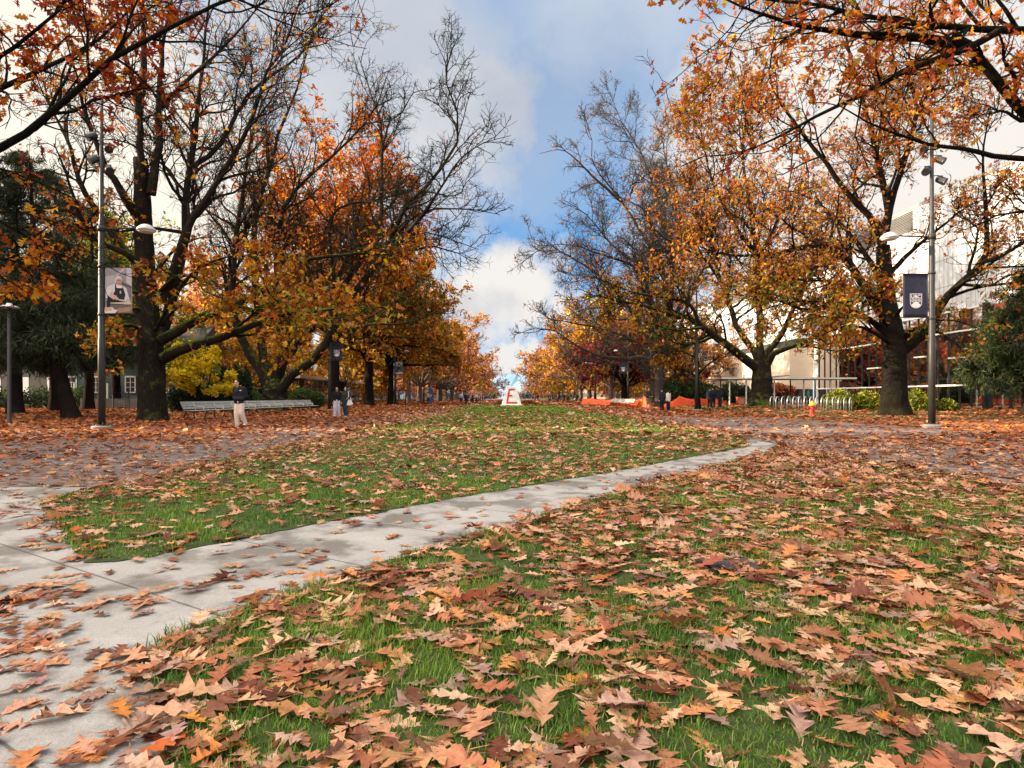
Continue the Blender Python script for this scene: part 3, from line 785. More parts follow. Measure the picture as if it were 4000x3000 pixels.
# ---- bare grey tree right of the mall
Yt = 62.0
bx = XA(2575, Yt)
R3 = [
 limb(62, 58, .40, .06, [(2575, 1400), (2590, 1250), (2600, 1120), (2583, 1032), (2497, 897), (2452, 820), (2384, 734), (2316, 639), (2312, 549), (2290, 480)]),
 limb(59, 55, .2, .04, [(2430, 788), (2325, 698), (2262, 634), (2194, 585), (2108, 600)]),
 limb(62, 66, .40, .06, [(2580, 1400), (2620, 1200), (2625, 1050), (2610, 969), (2588, 865), (2574, 800), (2506, 598), (2438, 494), (2407, 427), (2375, 341)]),
 limb(63, 60, .16, .04, [(2600, 900), (2574, 840), (2506, 811), (2430, 775), (2350, 760)]),
 limb(62, 57, .34, .06, [(2570, 1420), (2560, 1250), (2530, 1120), (2497, 1041), (2384, 951), (2294, 842), (2200, 780)]),
 limb(61, 55, .26, .05, [(2560, 1280), (2500, 1100), (2475, 1041), (2325, 987), (2226, 956), (2100, 960)]),
 limb(62, 56, .3, .05, [(2565, 1430), (2520, 1300), (2420, 1150), (2298, 1046), (2226, 1005), (2136, 951), (2060, 930)]),
 limb(62, 58, .34, .05, [(2565, 1460), (2530, 1400), (2440, 1400), (2340, 1390), (2250, 1350), (2160, 1290), (2050, 1285)]),
 limb(62, 57, .26, .05, [(2565, 1440), (2500, 1350), (2380, 1290), (2280, 1270), (2180, 1250), (2100, 1240)]),
 limb(62, 66, .36, .06, [(2585, 1420), (2640, 1250), (2670, 1100), (2660, 950), (2650, 800), (2600, 620), (2580, 480)]),
 limb(62, 64, .3, .06, [(2585, 1440), (2640, 1350), (2680, 1200), (2750, 1050), (2790, 900)]),
]
tree('bare_tree', 'tall nearly bare grey tree at the right edge of the sky gap', 'tree', (bx, Yt, .3),
     ([(bx, Yt, .1), P3(2574, 1540, Yt), P3(2573, 1460, Yt), P3(2575, 1400, Yt)], [.52, .42, .40, .34]),
     R3, 32,
     [dict(m=150, ln=(.2, .36), K=9, sides=4, rmin=.024, ang=(26, 58), wig=.2, cap=8), dict(m=3200, ln=(.32, .55), K=7, sides=3, rmin=.014, leafy=True, wig=.25, cap=4),
      dict(m=15000, ln=(.34, .62), K=4, sides=3, rmin=.0105, leafy=True, wig=.26)],
     dict(per=1, size=.26, mix=[('rust', 1), ('redorange', .8)], dens=lambda p: .06+.35*step(py_of(p), 1050, 1350)*sines(p, 3, 9)**2, jit=.1), bark='bark_grey', flare=.4)

# ---- thin young tree by the second lamp on the right
Yt = 49.0
bx = XA(2727, Yt)
tree('young_tree', 'slim young tree with orange leaves beside a lamp post before the beige wall', 'tree', (bx, Yt, 0),
     ([(bx, Yt, -.1), P3(2724, 1500, Yt), P3(2721, 1380, Yt), P3(2720, 1250, Yt)], [.22, .17, .14, .08]),
     [limb(49, 48, .09, .02, [(2722, 1500), (2680, 1470), (2640, 1450), (2600, 1420)]), limb(49, 50, .08, .02, [(2724, 1470), (2660, 1440), (2570, 1400)]),
      limb(49, 48, .09, .02, [(2728, 1465), (2770, 1420), (2830, 1385), (2890, 1370)]), limb(49, 49.5, .07, .02, [(2722, 1400), (2650, 1370), (2560, 1380)]),
      limb(49, 48, .07, .02, [(2722, 1340), (2680, 1300), (2640, 1290)]), limb(49, 50, .07, .02, [(2722, 1330), (2760, 1300), (2800, 1290)]), limb(49, 49, .06, .02, [(2720, 1260), (2715, 1220), (2720, 1180)])],
     33, [dict(m=60, ln=(.3, .5), K=6, sides=4, rmin=.014, up=.1), dict(m=320, ln=(.35, .6), K=4, sides=3, rmin=.01, leafy=True)],
     dict(per=5, size=.26, mix=[('orange', 1), ('gold', .8)], dens=clump(4, 2.2, .35, .8), jit=.14))

# ---- trees of the left row beyond the two oaks
gtree('oak_tree', 'very tall orange red oak, thick straight trunk behind the two women', (XA(1307, 69), 69), 34, 11.5, 6.5, .55, 101,
      [('redorange', lambda p: .3+1.6*step(p[:, 2], 8, 22)), ('orange', .8), ('rust', .5), ('olive', lambda p: 1.4*step(11-p[:, 2], 0, 6))], per=6, size=.5, n=15, m=(130, 900, 2600), bark='bark', dens=clump(6, 4.5, .15, .6), flat=.8)
gtree('oak_tree', 'bushy olive and rust oak next behind the tall orange red one', (XA(1442, 76), 76), 20, 9.5, 5.5, .52, 102,
      [('olive', 1.3), ('gold', .9), ('rust', .6), ('orange', .4)], per=6, size=.5, n=14, m=(120, 900, 2600), dens=clump(7, 4.5, .12, .6))
gtree('oak_tree', 'rounded rust and olive oak beside the lamp post with the portrait banner', (XA(1532, 83), 83), 20.5, 10, 5, .55, 103,
      [('rust', .7), ('olive', 1.1), ('gold', .7), ('redorange', .7)], per=6, size=.52, n=14, m=(120, 900, 2600), dens=clump(8, 4.5, .12, .6))
gtree('oak_tree', 'golden olive tree with a sunlit slender trunk left of the blue phone column', (XA(1597, 97), 97), 17, 10, 5, .34, 104,
      [('gold', 1), ('olive', 1.1), ('orange', .8)], per=6, size=.58, n=13, m=(110, 800, 2300), dens=clump(9, 5, .12, .6), bark='bark_pale')
# ---- far rows down to the end of the mall, both sides
NL = ['first', 'second', 'third', 'fourth', 'fifth', 'sixth', 'seventh', 'eighth', 'ninth']
def far(base, H, Rad, seed, mix, lab, bark='bark_pale', per=4, d=(.15, .62), size=.62, grp='trees lining the far mall'):
    return gtree('avenue_tree', lab, base, H, Rad, 2.9, .5, seed, mix, per=per, size=size, n=13, m=(110, 800, 2200), dens=clump(seed, 5, *d), bark=bark, rm=.035, group=grp, jit=.3, flat=.9)
fl1 = far((-16, 111), 19.5, 13, 201, [('pink', 1.0), ('gold', .9), ('yellow', .2), ('redorange', .3)], 'pale pink orange tree lit by the sun, tallest of the far left row', per=3)
fl2 = far((-16, 127), 18, 13.5, 202, [('rust', 1), ('pink', .7)], 'thin rust coloured tree with drooping bare twigs left of the white monument', d=(.42, .85), bark='bark_grey', per=3)
fr1 = far((18.5, 98), 13.8, 9, 203, [('burgundy', 1.6), ('darkred', .7)], 'dark burgundy tree behind the orange mesh fence', bark='bark')
fr2 = far((19, 114), 21, 11.5, 204, [('gold', 1.4), ('yellow', .5), ('orange', .6)], 'tall golden yellow tree behind the burgundy one')
fr3 = far((16.8, 127), 18.5, 13, 205, [('pink', .8), ('gold', .6), ('rust', .4)], 'rust pink tree right of the white monument', d=(.4, .85), bark='bark_grey', per=3)
fr4 = far((19, 80), 17, 8.5, 206, [('rust', 1), ('burgundy', .6), ('olive', .3)], 'grey stemmed tree with sparse rust leaves behind the crest banner lamp', d=(.5, .95), bark='bark_grey', per=3)
srcL = [fl2, fl1, fr3, fr2, fr3, fl1, fr3]
for i, s in enumerate(srcL):
    y = 142+i*15.5
    sc = [.98, 1.0, 1.05, .9, 1.02, 1.0, .95][i]
    dup(s, (-16, y, 0), 1.1+i*2.3, '%s tree down the far left row beyond the pink orange one' % NL[i], (sc, sc, sc*.98))
for i, s in enumerate([fl1, fr2, fr3, fl1, fl2, fr3, fl1]):
    y = 142+i*15.5
    sc = [.95, .86, 1.0, .98, 1.05, 1.0, .95][i]
    dup(s, (16.8, y, 0), .4+i*1.9, '%s tree down the far right row beyond the golden one' % NL[i], (sc, sc, sc*.97))
# second rank behind the rows
bk = [((-30, 150), fl2, .95, 'rust tree behind the far left row, nearest of its rank'), ((-33, 176), fl1, .95, 'orange pink tree behind the far left row, second of its rank'), ((-30, 205), fr3, 1.0, 'brown tree behind the far left row, farthest of its rank'),
      ((31, 160), fr3, .95, 'rust tree behind the far right row, nearest of its rank'), ((33, 186), fl1, .9, 'orange pink tree behind the far right row, second of its rank'), ((30, 212), fl2, 1.0, 'brown tree behind the far right row, farthest of its rank'),
      ((-31, 84), fr2, .62, 'small golden tree standing before the glass pavilion behind the women'), ((-29, 66), fr2, .5, 'small orange gold tree behind the trunk of the wide oak'),
      ((-36, 72), fl1, .62, 'orange pink small tree behind the dark cedar hedge'), ((-27, 101), fr2, .66, 'yellow tree in front of the pavilion beside the golden olive one'),
      ((-30, 128), fr2, .7, 'low golden tree far behind the blue phone column'), ((31, 122), fr2, .75, 'yellow tree behind the burgundy tree near the lit building'),
      ((28, 140), fr2, .72, 'low yellow tree behind the tall golden tree'), ((29, 101), fr3, .9, 'thin rust tree at the far corner of the beige building'),
      ((-44, 100), fl1, 1.1, 'large pink orange tree far behind the wide oak'), ((-52, 82), fr3, 1.15, 'large rust tree far behind the dark conifers')]
for j, (p, s, k, lb) in enumerate(bk):
    dup(s, (p[0], p[1], 0), 1.0+j*1.7, lb, (k, k, k))
for j, (x, y, k, lb) in enumerate([(-11.5, 300, .7, 'small rust tree closing the end of the left walkway'), (-19, 312, .8, 'brown tree at the far end of the left row'), (12, 300, .7, 'small rust tree closing the end of the right walkway'), (20, 312, .8, 'brown tree at the far end of the right row')]):
    dup(fr3, (x, y, -.8), 2.0+j*1.3, lb, (k, k, k*.8))
# yellow maple
Yt = 43
gtree('maple_tree', 'small bright yellow maple behind the left end of the long bench', (XA(775, Yt), Yt), 4.6, 2.3, 1.5, .14, 120, [('yellow', 1.9), ('lime', .25)], per=11, size=.2, n=10, m=(70, 420, 1100), dens=clump(3, 1.4, .1, .5), bark='bark', rm=.009, jit=.1, cscale=1.2, shape=OAK_MID)
# broadleaf greenery behind the conifers
gtree('broadleaf_tree', 'green leafy tree glowing behind the dark conifers on the left', (-37, 58), 17, 8, 4, .4, 121, [('green', 1.6), ('lime', .5)], per=6, size=.4, n=12, dens=clump(5, 3, .2, .7), leafm='leaf_thin')

# ---- conifers
def conifer(label, base, H, Rad, seed, r=.35, lean=(0, 0), h0=2.2, n=150, mix=None, sag=.2, spray=26):
    rng = np.random.default_rng(seed); base = np.asarray(base, float)
    root = thing('conifer_tree', label, 'tree', tuple(base))
    tp = resample([(0, 0, -.15), (lean[0]*.35, lean[1]*.35, H*.2), (lean[0]*.8, lean[1]*.8, H*.5), (lean[0], lean[1], H)], 16)
    tr = r*(1-np.linspace(0, 1, 16)**1.1)+.02; tr[0] *= 1.35
    V, Q = tubes(tp[None], tr[None], 10)
    mk('trunk', V, Q, M['bark_con'], root, smooth=True)
    t = (h0/H+(1-h0/H)*rng.random(n)**1.15)*.985
    i = np.minimum((t*15).astype(int), 14); f = (t*15-i)[:, None]
    p0 = tp[i]*(1-f)+tp[i+1]*f
    a = rng.uniform(0, 2*PI, n)
    u = (t-h0/H)/(1-h0/H)
    L = Rad*(1-u)**.75*np.minimum(1, .55+u*3)*rng.uniform(.7, 1.12, n)+.25
    K = 7; P = np.empty((n, K, 3)); s = np.linspace(0, 1, K)
    rise = np.where(u > .7, .5, .08)
    for k in range(K):
        P[:, k] = p0+np.stack([np.cos(a)*L*s[k], np.sin(a)*L*s[k], L*(rise*s[k]-sag*s[k]**1.6)], -1)
    P[:, 1:] += rng.normal(0, .06, (n, K-1, 3))
    R = (.05*(L/Rad)+.012)[:, None]*(1-.85*s)[None]
    V1, Q1 = tubes(P, R, 4)
    m = n*14
    C, CR = spawn(P, R, m, rng, ang=(40, 70), ln=(.22, .42), t0=.18, up=-.15, K=4, wig=.1, trop=-.10, rmin=.006)
    V2, Q2 = tubes(C, CR, 3)
    mk('branches', np.concatenate([V1, V2]), [Q1, Q2+len(V1)], M['bark_con'], root)
    p, rot, sc = leaves_on(C, rng, spray*2, .32, .55, .07, t0=.05)
    # a spray of needles: narrow drooping blade
    TV = np.array([[(0, -.04, 0), (0, .04, 0), (.5, .055, -.05), (.5, -.055, -.05), (1, .012, -.25+.12*v), (1, -.012, -.25+.12*v)] for v in range(4)], float)
    TF = np.array([(0, 1, 2, 3), (3, 2, 4, 5)])
    Vn, Qn = instance(TV, TF, rng.integers(0, 4, len(p)), p, rot, sc)
    Cc = np.clip(palette(rng, p, mix or [('conifer', 1)], seed, 2.5, .25), .003, .5)
    mk('crown', Vn, Qn, M['needle'], root, col=np.repeat(Cc, 6, 0))
    return root
conifer('dark conifer with a leaning trunk left of the lamp post with the chef banner', (XA(282, 31.5), 31.5, 0), 13.5, 4.6, 301, .36, (-2.2, 0), 3.3, 100, spray=14)
conifer('tall dark conifer at the left edge of the picture', (XA(60, 40), 40, 0), 17, 5.2, 302, .42, (0, 0), 3.4, 120, spray=13)
conifer('dark conifer between the chef banner and the mossy oak, before the teal house', (XA(345, 52), 52, 0), 18, 5.4, 303, .4, (.3, 0), 4.6, 115, spray=12)
conifer('farther dark conifer half hidden behind the leaning one', (XA(215, 47), 47, 0), 18, 5, 304, .4, (0, 0), 4.0, 120, spray=12)
conifer('dark conifer at the right edge in front of the brick red panels', (XA(4010, 36), 36, 0), 8.6, 3.4, 305, .28, (0, 0), 1.9, 90, mix=[('conifer', 1), ('shrub', .35)], spray=18)

# ---- hedges and shrubs: stems and leaves through a rounded volume
def shrub(name, label, blobs, seed, mix, n, size, shape=None, mat='leaf', upright=False, cat='shrub'):
    """blobs: (x,y,z,rx,ry,rz); leaves fill the shell of each"""
    rng = np.random.default_rng(seed)
    b = np.array(blobs, float); base = np.array([b[:, 0].mean(), b[:, 1].mean(), 0])
    root = thing(name, label, cat, tuple(base))
    w = b[:, 3]*b[:, 4]*b[:, 5]; k = rng.choice(len(b), n, p=w/w.sum())
    d = norm(rng.normal(0, 1, (n, 3))); rad = rng.random(n)**.4*(1+.16*(sines(d*2, 1.0, seed)-.5))
    p = b[k, :3]+d*b[k, 3:]*rad[:, None]*rng.uniform(.85, 1.12, (n, 1))
    p = p[p[:, 2] > .03]; n2 = len(p)
    X = rng.normal(0, .6, (n2, 3))+(np.array([0, 0, 1.2]) if upright else np.array([0, 0, -.1]))
    TV, TF = shape or LEAF_DOT
    V, Q = instance(TV, TF, rng.integers(0, len(TV), n2), p-base, rotmats(rng, n2, X, rng.normal(0, 1, (n2, 3))+np.array([0, -.3, .5])), size*rng.uniform(.6, 1.3, n2))
    C = np.clip(palette(rng, p, mix, seed, 1.2, .2), .003, .8)
    mk('foliage', V, Q, M[mat], root, col=np.repeat(C, TV.shape[1], 0))
    st = []
    for q in b:
        for _ in range(6):
            e = q[:3]+rng.normal(0, .5, 3)*q[3:]
            st.append(resample([(q[0]+rng.normal(0, .1), q[1]+rng.normal(0, .1), -.05), (e*.6+np.array([q[0], q[1], 0])*.4), e], 6))
    P = np.stack(st)-base
    V, Q = tubes(P, np.tile(np.linspace(.03, .008, 6), (len(P), 1)), 4)
    mk('stem', V, Q, M['bark'], root)
    return root
cols = []
for i, px in enumerate((845, 868, 890, 915, 938, 958)):
    h = [2.6, 3.3, 3.0, 3.35, 2.9, 3.1][i]
    cols.append((XA(px, 46), 46+(i % 2)*.3, h*.5, .36, .4, h*.55))
shrub('cedar_hedge', 'dark green clipped cedar hedge with pointed tops behind the man in the black jacket', cols, 401, [('hedge', 1)], 15000, .16, mat='needle', upright=True, cat='hedge')
lowh = [(XA(px, 45.2), 45.2, .8, .8, .5, .95) for px in range(690, 850, 26)]
shrub('cedar_hedge', 'low dark hedge under the yellow maple behind the bench', lowh, 402, [('hedge', 1)], 10000, .15, mat='needle', upright=True, cat='hedge')
shrub('leafy_shrub', 'rounded green shrub behind the far end of the long bench', [(XA(1180, 56), 56, .9, 1.3, 1, 1.0), (XA(1230, 57), 57, .8, 1, 1, .9)], 403, [('shrub', 1)], 6000, .16)
shrub('leafy_shrub', 'low green shrub beside the dark cedar hedge behind the bench', [(XA(985, 55), 55, .8, .9, .8, .9)], 404, [('shrub', 1)], 3000, .16)
shrub('leafy_hedge', 'dark hedge under the conifers in front of the pale house', [(-39.5-1.6*i, 57+.4*(i % 2), .9, 1.3, .9, 1.25) for i in range(11)], 412, [('hedge', 1), ('shrub', .25)], 9000, .2, cat='hedge')
jun = [(XA(px, 78), 78+((i*7) % 3), 1.3, 1.5, 1.2, [1.5, 2.1, 1.6, 2.2, 1.5, 1.4][i]) for i, px in enumerate((2605, 2640, 2680, 2715, 2760, 2790))]
shrub('juniper_hedge', 'dark green spiky juniper bushes against the beige wall', jun, 405, [('hedge', .6), ('shrub', .5)], 13000, .26, mat='needle', upright=True, cat='hedge')
shrub('leafy_shrub', 'tall dark shrub with olive top standing under the flat canopy roof', [(XA(2850, 69), 69, 1.3, 1.2, 1, 1.5), (XA(2905, 69), 69.5, 1.2, 1.2, 1, 1.4)], 406, [('hedge', 1), ('shrub', .4)], 7000, .2)
shrub('red_shrub', 'red leaved shrub seen between the canopy posts', [(XA(3035, 68), 68, 1.9, 1.2, .8, .75), (XA(3080, 68.5), 68.5, 1.8, .8, .7, .6)], 407, [('redorange', 1), ('pink', .6), ('burgundy', .4)], 4500, .16)
ygs = [(XA(px, 42), 42+.5*(i % 2), z, 1.0, .7, h) for i, (px, z, h) in enumerate(((3275, .7, .95), (3330, .55, .7), (3390, .7, .85), (3420, .6, .8)))]
shrub('leafy_shrub', 'yellow green shrub left of the big dark oak by the bike racks', ygs, 408, [('lime', 1), ('shrub', .8), ('yellow', .2)], 9000, .15)
ygs = [(XA(px, 41), 41+.5*(i % 2), z, .75, .6, h) for i, (px, z, h) in enumerate(((3580, .7, .9), (3640, .5, .6), (3695, .4, .55)))]
shrub('leafy_shrub', 'yellow green shrub right of the big dark oak, behind the lamp post', ygs, 409, [('lime', 1), ('shrub', .7)], 5500, .15)

shrub('leafy_hedge', 'dark hedge closing the far end of the mall on the left', [(-8-4*i, 335, 1.6, 3.2, 2, 2.6) for i in range(14)], 410, [('hedge', 1), ('shrub', .5)], 9000, .6, cat='hedge')
shrub('leafy_hedge', 'dark hedge closing the far end of the mall on the right', [(8+4*i, 335, 1.6, 3.2, 2, 2.6) for i in range(14)], 411, [('hedge', 1), ('shrub', .5)], 9000, .6, cat='hedge')
# ================================================================= GROUND
def sheet(name, pts, z, mat, kind='structure'):
    o = mk(name, [(x, y, z) for x, y in pts], [np.array([list(range(len(pts)))])], mat)
    o['kind'] = kind
    return o
def groundmat(name, stops, scale, bump=.4, extra=None, rough=.95):
    m, nt, out = nodemat(name)
    b = N(nt, 'ShaderNodeBsdfPrincipled'); b.inputs['Roughness'].default_value = rough; b.inputs['Specular IOR Level'].default_value = .2
    tc = N(nt, 'ShaderNodeTexCoord')
    f = noise(nt, tc.outputs['Object'], scale, 9, .72)
    c = ramp(nt, f, stops)
    if extra: c = extra(nt, tc.outputs['Object'], c, b)
    nt.links.new(c, b.inputs['Base Color'])
    bn = N(nt, 'ShaderNodeBump'); bn.inputs['Strength'].default_value = bump; bn.inputs['Distance'].default_value = .02
    nt.links.new(noise(nt, tc.outputs['Object'], scale*3, 6, .7), bn.inputs['Height']); nt.links.new(bn.outputs[0], b.inputs['Normal'])
    nt.links.new(b.outputs[0], out.inputs[0])
    return m
def leafspeck(nt, vec, c, b):
    """far off the single leaves merge into a carpet: flecks of leaf colour"""
    v = N(nt, 'ShaderNodeTexVoronoi'); v.inputs['Scale'].default_value = 6.5; nt.links.new(vec, v.inputs['Vector'])
    k = ramp(nt, noise(nt, vec, .35, 5, .6), [(.42, (.15, .15, .15)), (.6, (.8, .8, .8))])
    sx = N(nt, 'ShaderNodeSeparateColor'); nt.links.new(v.outputs['Color'], sx.inputs[0])
    k = math_(nt, 'MULTIPLY', k, ramp(nt, sx.outputs[1], [(.35, (0, 0, 0)), (.4, (1, 1, 1))]))
    return mixc(nt, k, c, ramp(nt, sx.outputs[0], [(.1, (.16, .05, .02)), (.5, (.34, .12, .04)), (.9, (.45, .22, .1))]))
M['soil'] = groundmat('leafy ground', [(.3, (.035, .028, .016)), (.5, (.09, .05, .022)), (.7, (.16, .075, .03))], 5, .5, leafspeck)
M['turf'] = groundmat('turf', [(.3, (.022, .026, .010)), (.5, (.035, .055, .013)), (.72, (.06, .085, .02))], 8, .6)
def brickx(nt, vec, c, b):
    br = N(nt, 'ShaderNodeTexBrick'); br.inputs['Scale'].default_value = 4.6; br.inputs['Mortar Size'].default_value = .02
    br.inputs['Color1'].default_value = (.135, .105, .095, 1); br.inputs['Color2'].default_value = (.19, .15, .135, 1); br.inputs['Mortar'].default_value = (.08, .07, .065, 1)
    nt.links.new(vec, br.inputs['Vector'])
    c2 = mixc(nt, .55, c, br.outputs[0])
    wet = ramp(nt, noise(nt, vec, .5, 6, .6), [(.4, (.7, .7, .7)), (.65, (1.05, 1.05, 1.05))])
    return mixc(nt, 1, c2, wet, 'MULTIPLY')
M['brick'] = groundmat('brick paving', [(.3, (.12, .10, .092)), (.7, (.20, .168, .155))], 3, .3, brickx, .75)
PD = Vector((.54, .84, 0))     # heading of the footpath
def concx(nt, vec, c, b):
    fine = noise(nt, vec, 160, 3, .8)
    c = mixc(nt, 1, c, ramp(nt, fine, [(.3, (.62, .62, .62)), (.55, (1, 1, 1)), (.72, (1.25, 1.25, 1.25))]), 'MULTIPLY')
    wet = ramp(nt, noise(nt, vec, 1.5, 7, .62), [(.47, (1, 1, 1)), (.57, (.50, .475, .45))])
    c = mixc(nt, 1, c, wet, 'MULTIPLY')
    # tooled joints every 1.02 m across the path and a pair along the plaza slabs
    d = nt.nodes.new('ShaderNodeVectorMath'); d.operation = 'DOT_PRODUCT'; nt.links.new(vec, d.inputs[0]); d.inputs[1].default_value = (.54, .84, 0)
    j = math_(nt, 'ABSOLUTE', math_(nt, 'SUBTRACT', math_(nt, 'FRACT', math_(nt, 'DIVIDE', math_(nt, 'ADD', d.outputs['Value'], -.25), 1.02)), .5))
    line = ramp(nt, j, [(.0045, (.38, .37, .36)), (.0085, (1, 1, 1))])
    c = mixc(nt, 1, c, line, 'MULTIPLY')
    br = math_(nt, 'MULTIPLY_ADD', noise(nt, vec, 1.5, 7, .62), -.5, 1.0)
    nt.links.new(br, b.inputs['Roughness'])
    return c
M['conc'] = groundmat('concrete', [(.3, (.235, .225, .21)), (.7, (.36, .35, .33))], 1.2, .25, concx, .8)

sheet('ground', [(-2500, -60), (2500, -60), (2500, 380), (-2500, 380)], 0, M['soil'])
# downhill beyond the end of the mall, then the strait and the far mountains
mk('terrain', [(-2500, 380, 0), (2500, 380, 0), (2500, 900, -70), (-2500, 900, -70)], [np.array([[0, 1, 2, 3]])], M['soil'])['kind'] = 'structure'
M['sea'] = plain('sea', (.10, .16, .20), .25, 0, .1, .01)
sheet('water', [(-25000, 900), (25000, 900), (25000, 21000), (-25000, 21000)], -70, M['sea'])
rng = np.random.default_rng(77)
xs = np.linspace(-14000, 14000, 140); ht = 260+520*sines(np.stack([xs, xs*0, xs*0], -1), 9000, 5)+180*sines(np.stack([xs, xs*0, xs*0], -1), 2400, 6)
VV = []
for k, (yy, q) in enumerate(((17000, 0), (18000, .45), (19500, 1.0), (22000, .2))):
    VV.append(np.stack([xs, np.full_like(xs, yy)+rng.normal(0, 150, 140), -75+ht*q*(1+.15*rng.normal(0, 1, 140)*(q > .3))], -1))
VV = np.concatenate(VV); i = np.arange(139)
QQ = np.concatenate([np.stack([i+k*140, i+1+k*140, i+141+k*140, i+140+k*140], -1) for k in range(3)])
M['hill'] = plain('hazed far mountain', (.13, .23, .33), .95, 0, .05, .0006, spec=0)  # distance haze put into the blue base colour; no air is modelled
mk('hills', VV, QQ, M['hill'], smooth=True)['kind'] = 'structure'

# --- plazas and footpath
PATH_UP = [G(325, 2206), G(600, 2180), G(1085, 2080), G(1808, 1944), G(2350, 1853), G(2930, 1745)]
PATH_LO = [G(687, 2477), G(1265, 2282), G(1808, 2106), G(2350, 1944), G(2712, 1845), G(3010, 1763)]
LX, RX = -4.85, 6.4                    # sides of the middle lawn
sheet('plaza', [(-14.5, 7.35), (LX, 7.35), (LX, 330), (-14.5, 330)], .004, M['brick'])
sheet('plaza', [(RX-.2, -4), (14.3, -4), (14.3, 330), (RX-.2, 330)], .004, M['brick'])
LAWN_C = [(LX, G(172, 1962)[1]), G(190, 2010), G(250, 2110), *PATH_UP, (RX, 16.9), (RX, 74), (3.2, 77), (-2.6, 77), (-5.4, 74)]
LAWN_N = [*PATH_LO, (6.1, 13.6), (6.1, -3), (-.72, -3), G(670, 3000), G(600, 2715), G(545, 2570)]
sheet('footpath', [(-14.5, -4), (-.6, -4), (-.5, 1.4), *[(x+.06, y-.06) for x, y in PATH_LO[:1]], *PATH_LO, (6.15, 14.1), (6.2, 16.6), PATH_UP[-1], *[(x-.12, y+.22) for x, y in PATH_UP[::-1]], (LX+1.6, 7.35), (-14.5, 7.35)], .008, M['conc'])
def ragged(pts, amp=.03, stepm=.09):
    r = np.random.default_rng(8); out = []
    for i in range(len(pts)):
        a, b = np.array(pts[i]), np.array(pts[(i+1) % len(pts)]); L = np.hypot(*(b-a)); n = max(1, int(L/stepm)) if min(a[1], b[1]) < 18 else 1
        nv = np.array([-(b-a)[1], (b-a)[0]])/max(L, 1e-6)
        for k in range(n):
            q = a+(b-a)*k/n; w = amp*(math.sin(q[0]*9+q[1]*7)*.5+r.normal(0, .55)) if 0 < k else 0
            out.append(tuple(q+nv*w))
    return out
def lawnsheet(name, pts, z):
    # closed sheet a little above its surroundings, with a crept edge
    pts = ragged(pts)
    o = sheet(name, pts, z, M['turf'])
    return o
lawnsheet('lawn', LAWN_C, .014); lawnsheet('lawn', LAWN_N, .014)
# raised grass strip on the right with the oaks
VV, QQ = [], []
ys = np.linspace(24, 330, 60); prof = [(14.6, -.02), (15.6, .05), (17.5, .22), (20, .3), (26, .3), (34.5, .12), (60, .1)]
for y in ys:
    k = min(1, max(0, (y-32)/14))
    for x, z in prof: VV.append((x+.3*math.sin(y*.21), y, z*k-.01 if z > 0 else z))
for a in range(59):
    for b in range(6): QQ.append((a*7+b, a*7+b+1, a*7+b+8, a*7+b+7))
mound = mk('grass_verge', VV, np.array(QQ), M['turf'], smooth=True); mound['kind'] = 'structure'
def ground_z(x, y):
    z = np.interp(x, [p[0] for p in prof], [p[1] for p in prof])
    k = np.clip((y-32)/14, 0, 1)
    return np.where((x > 14.6) & (y > 24), np.maximum(z*k, 0), 0)

def inside(px, py, poly):
    poly = np.asarray(poly); r = np.zeros(len(px), bool); j = len(poly)-1
    for i in range(len(poly)):
        xi, yi = poly[i]; xj, yj = poly[j]
        c = ((yi > py) != (yj > py)) & (px < (xj-xi)*(py-yi)/(yj-yi+1e-12)+xi)
        r ^= c; j = i
    return r

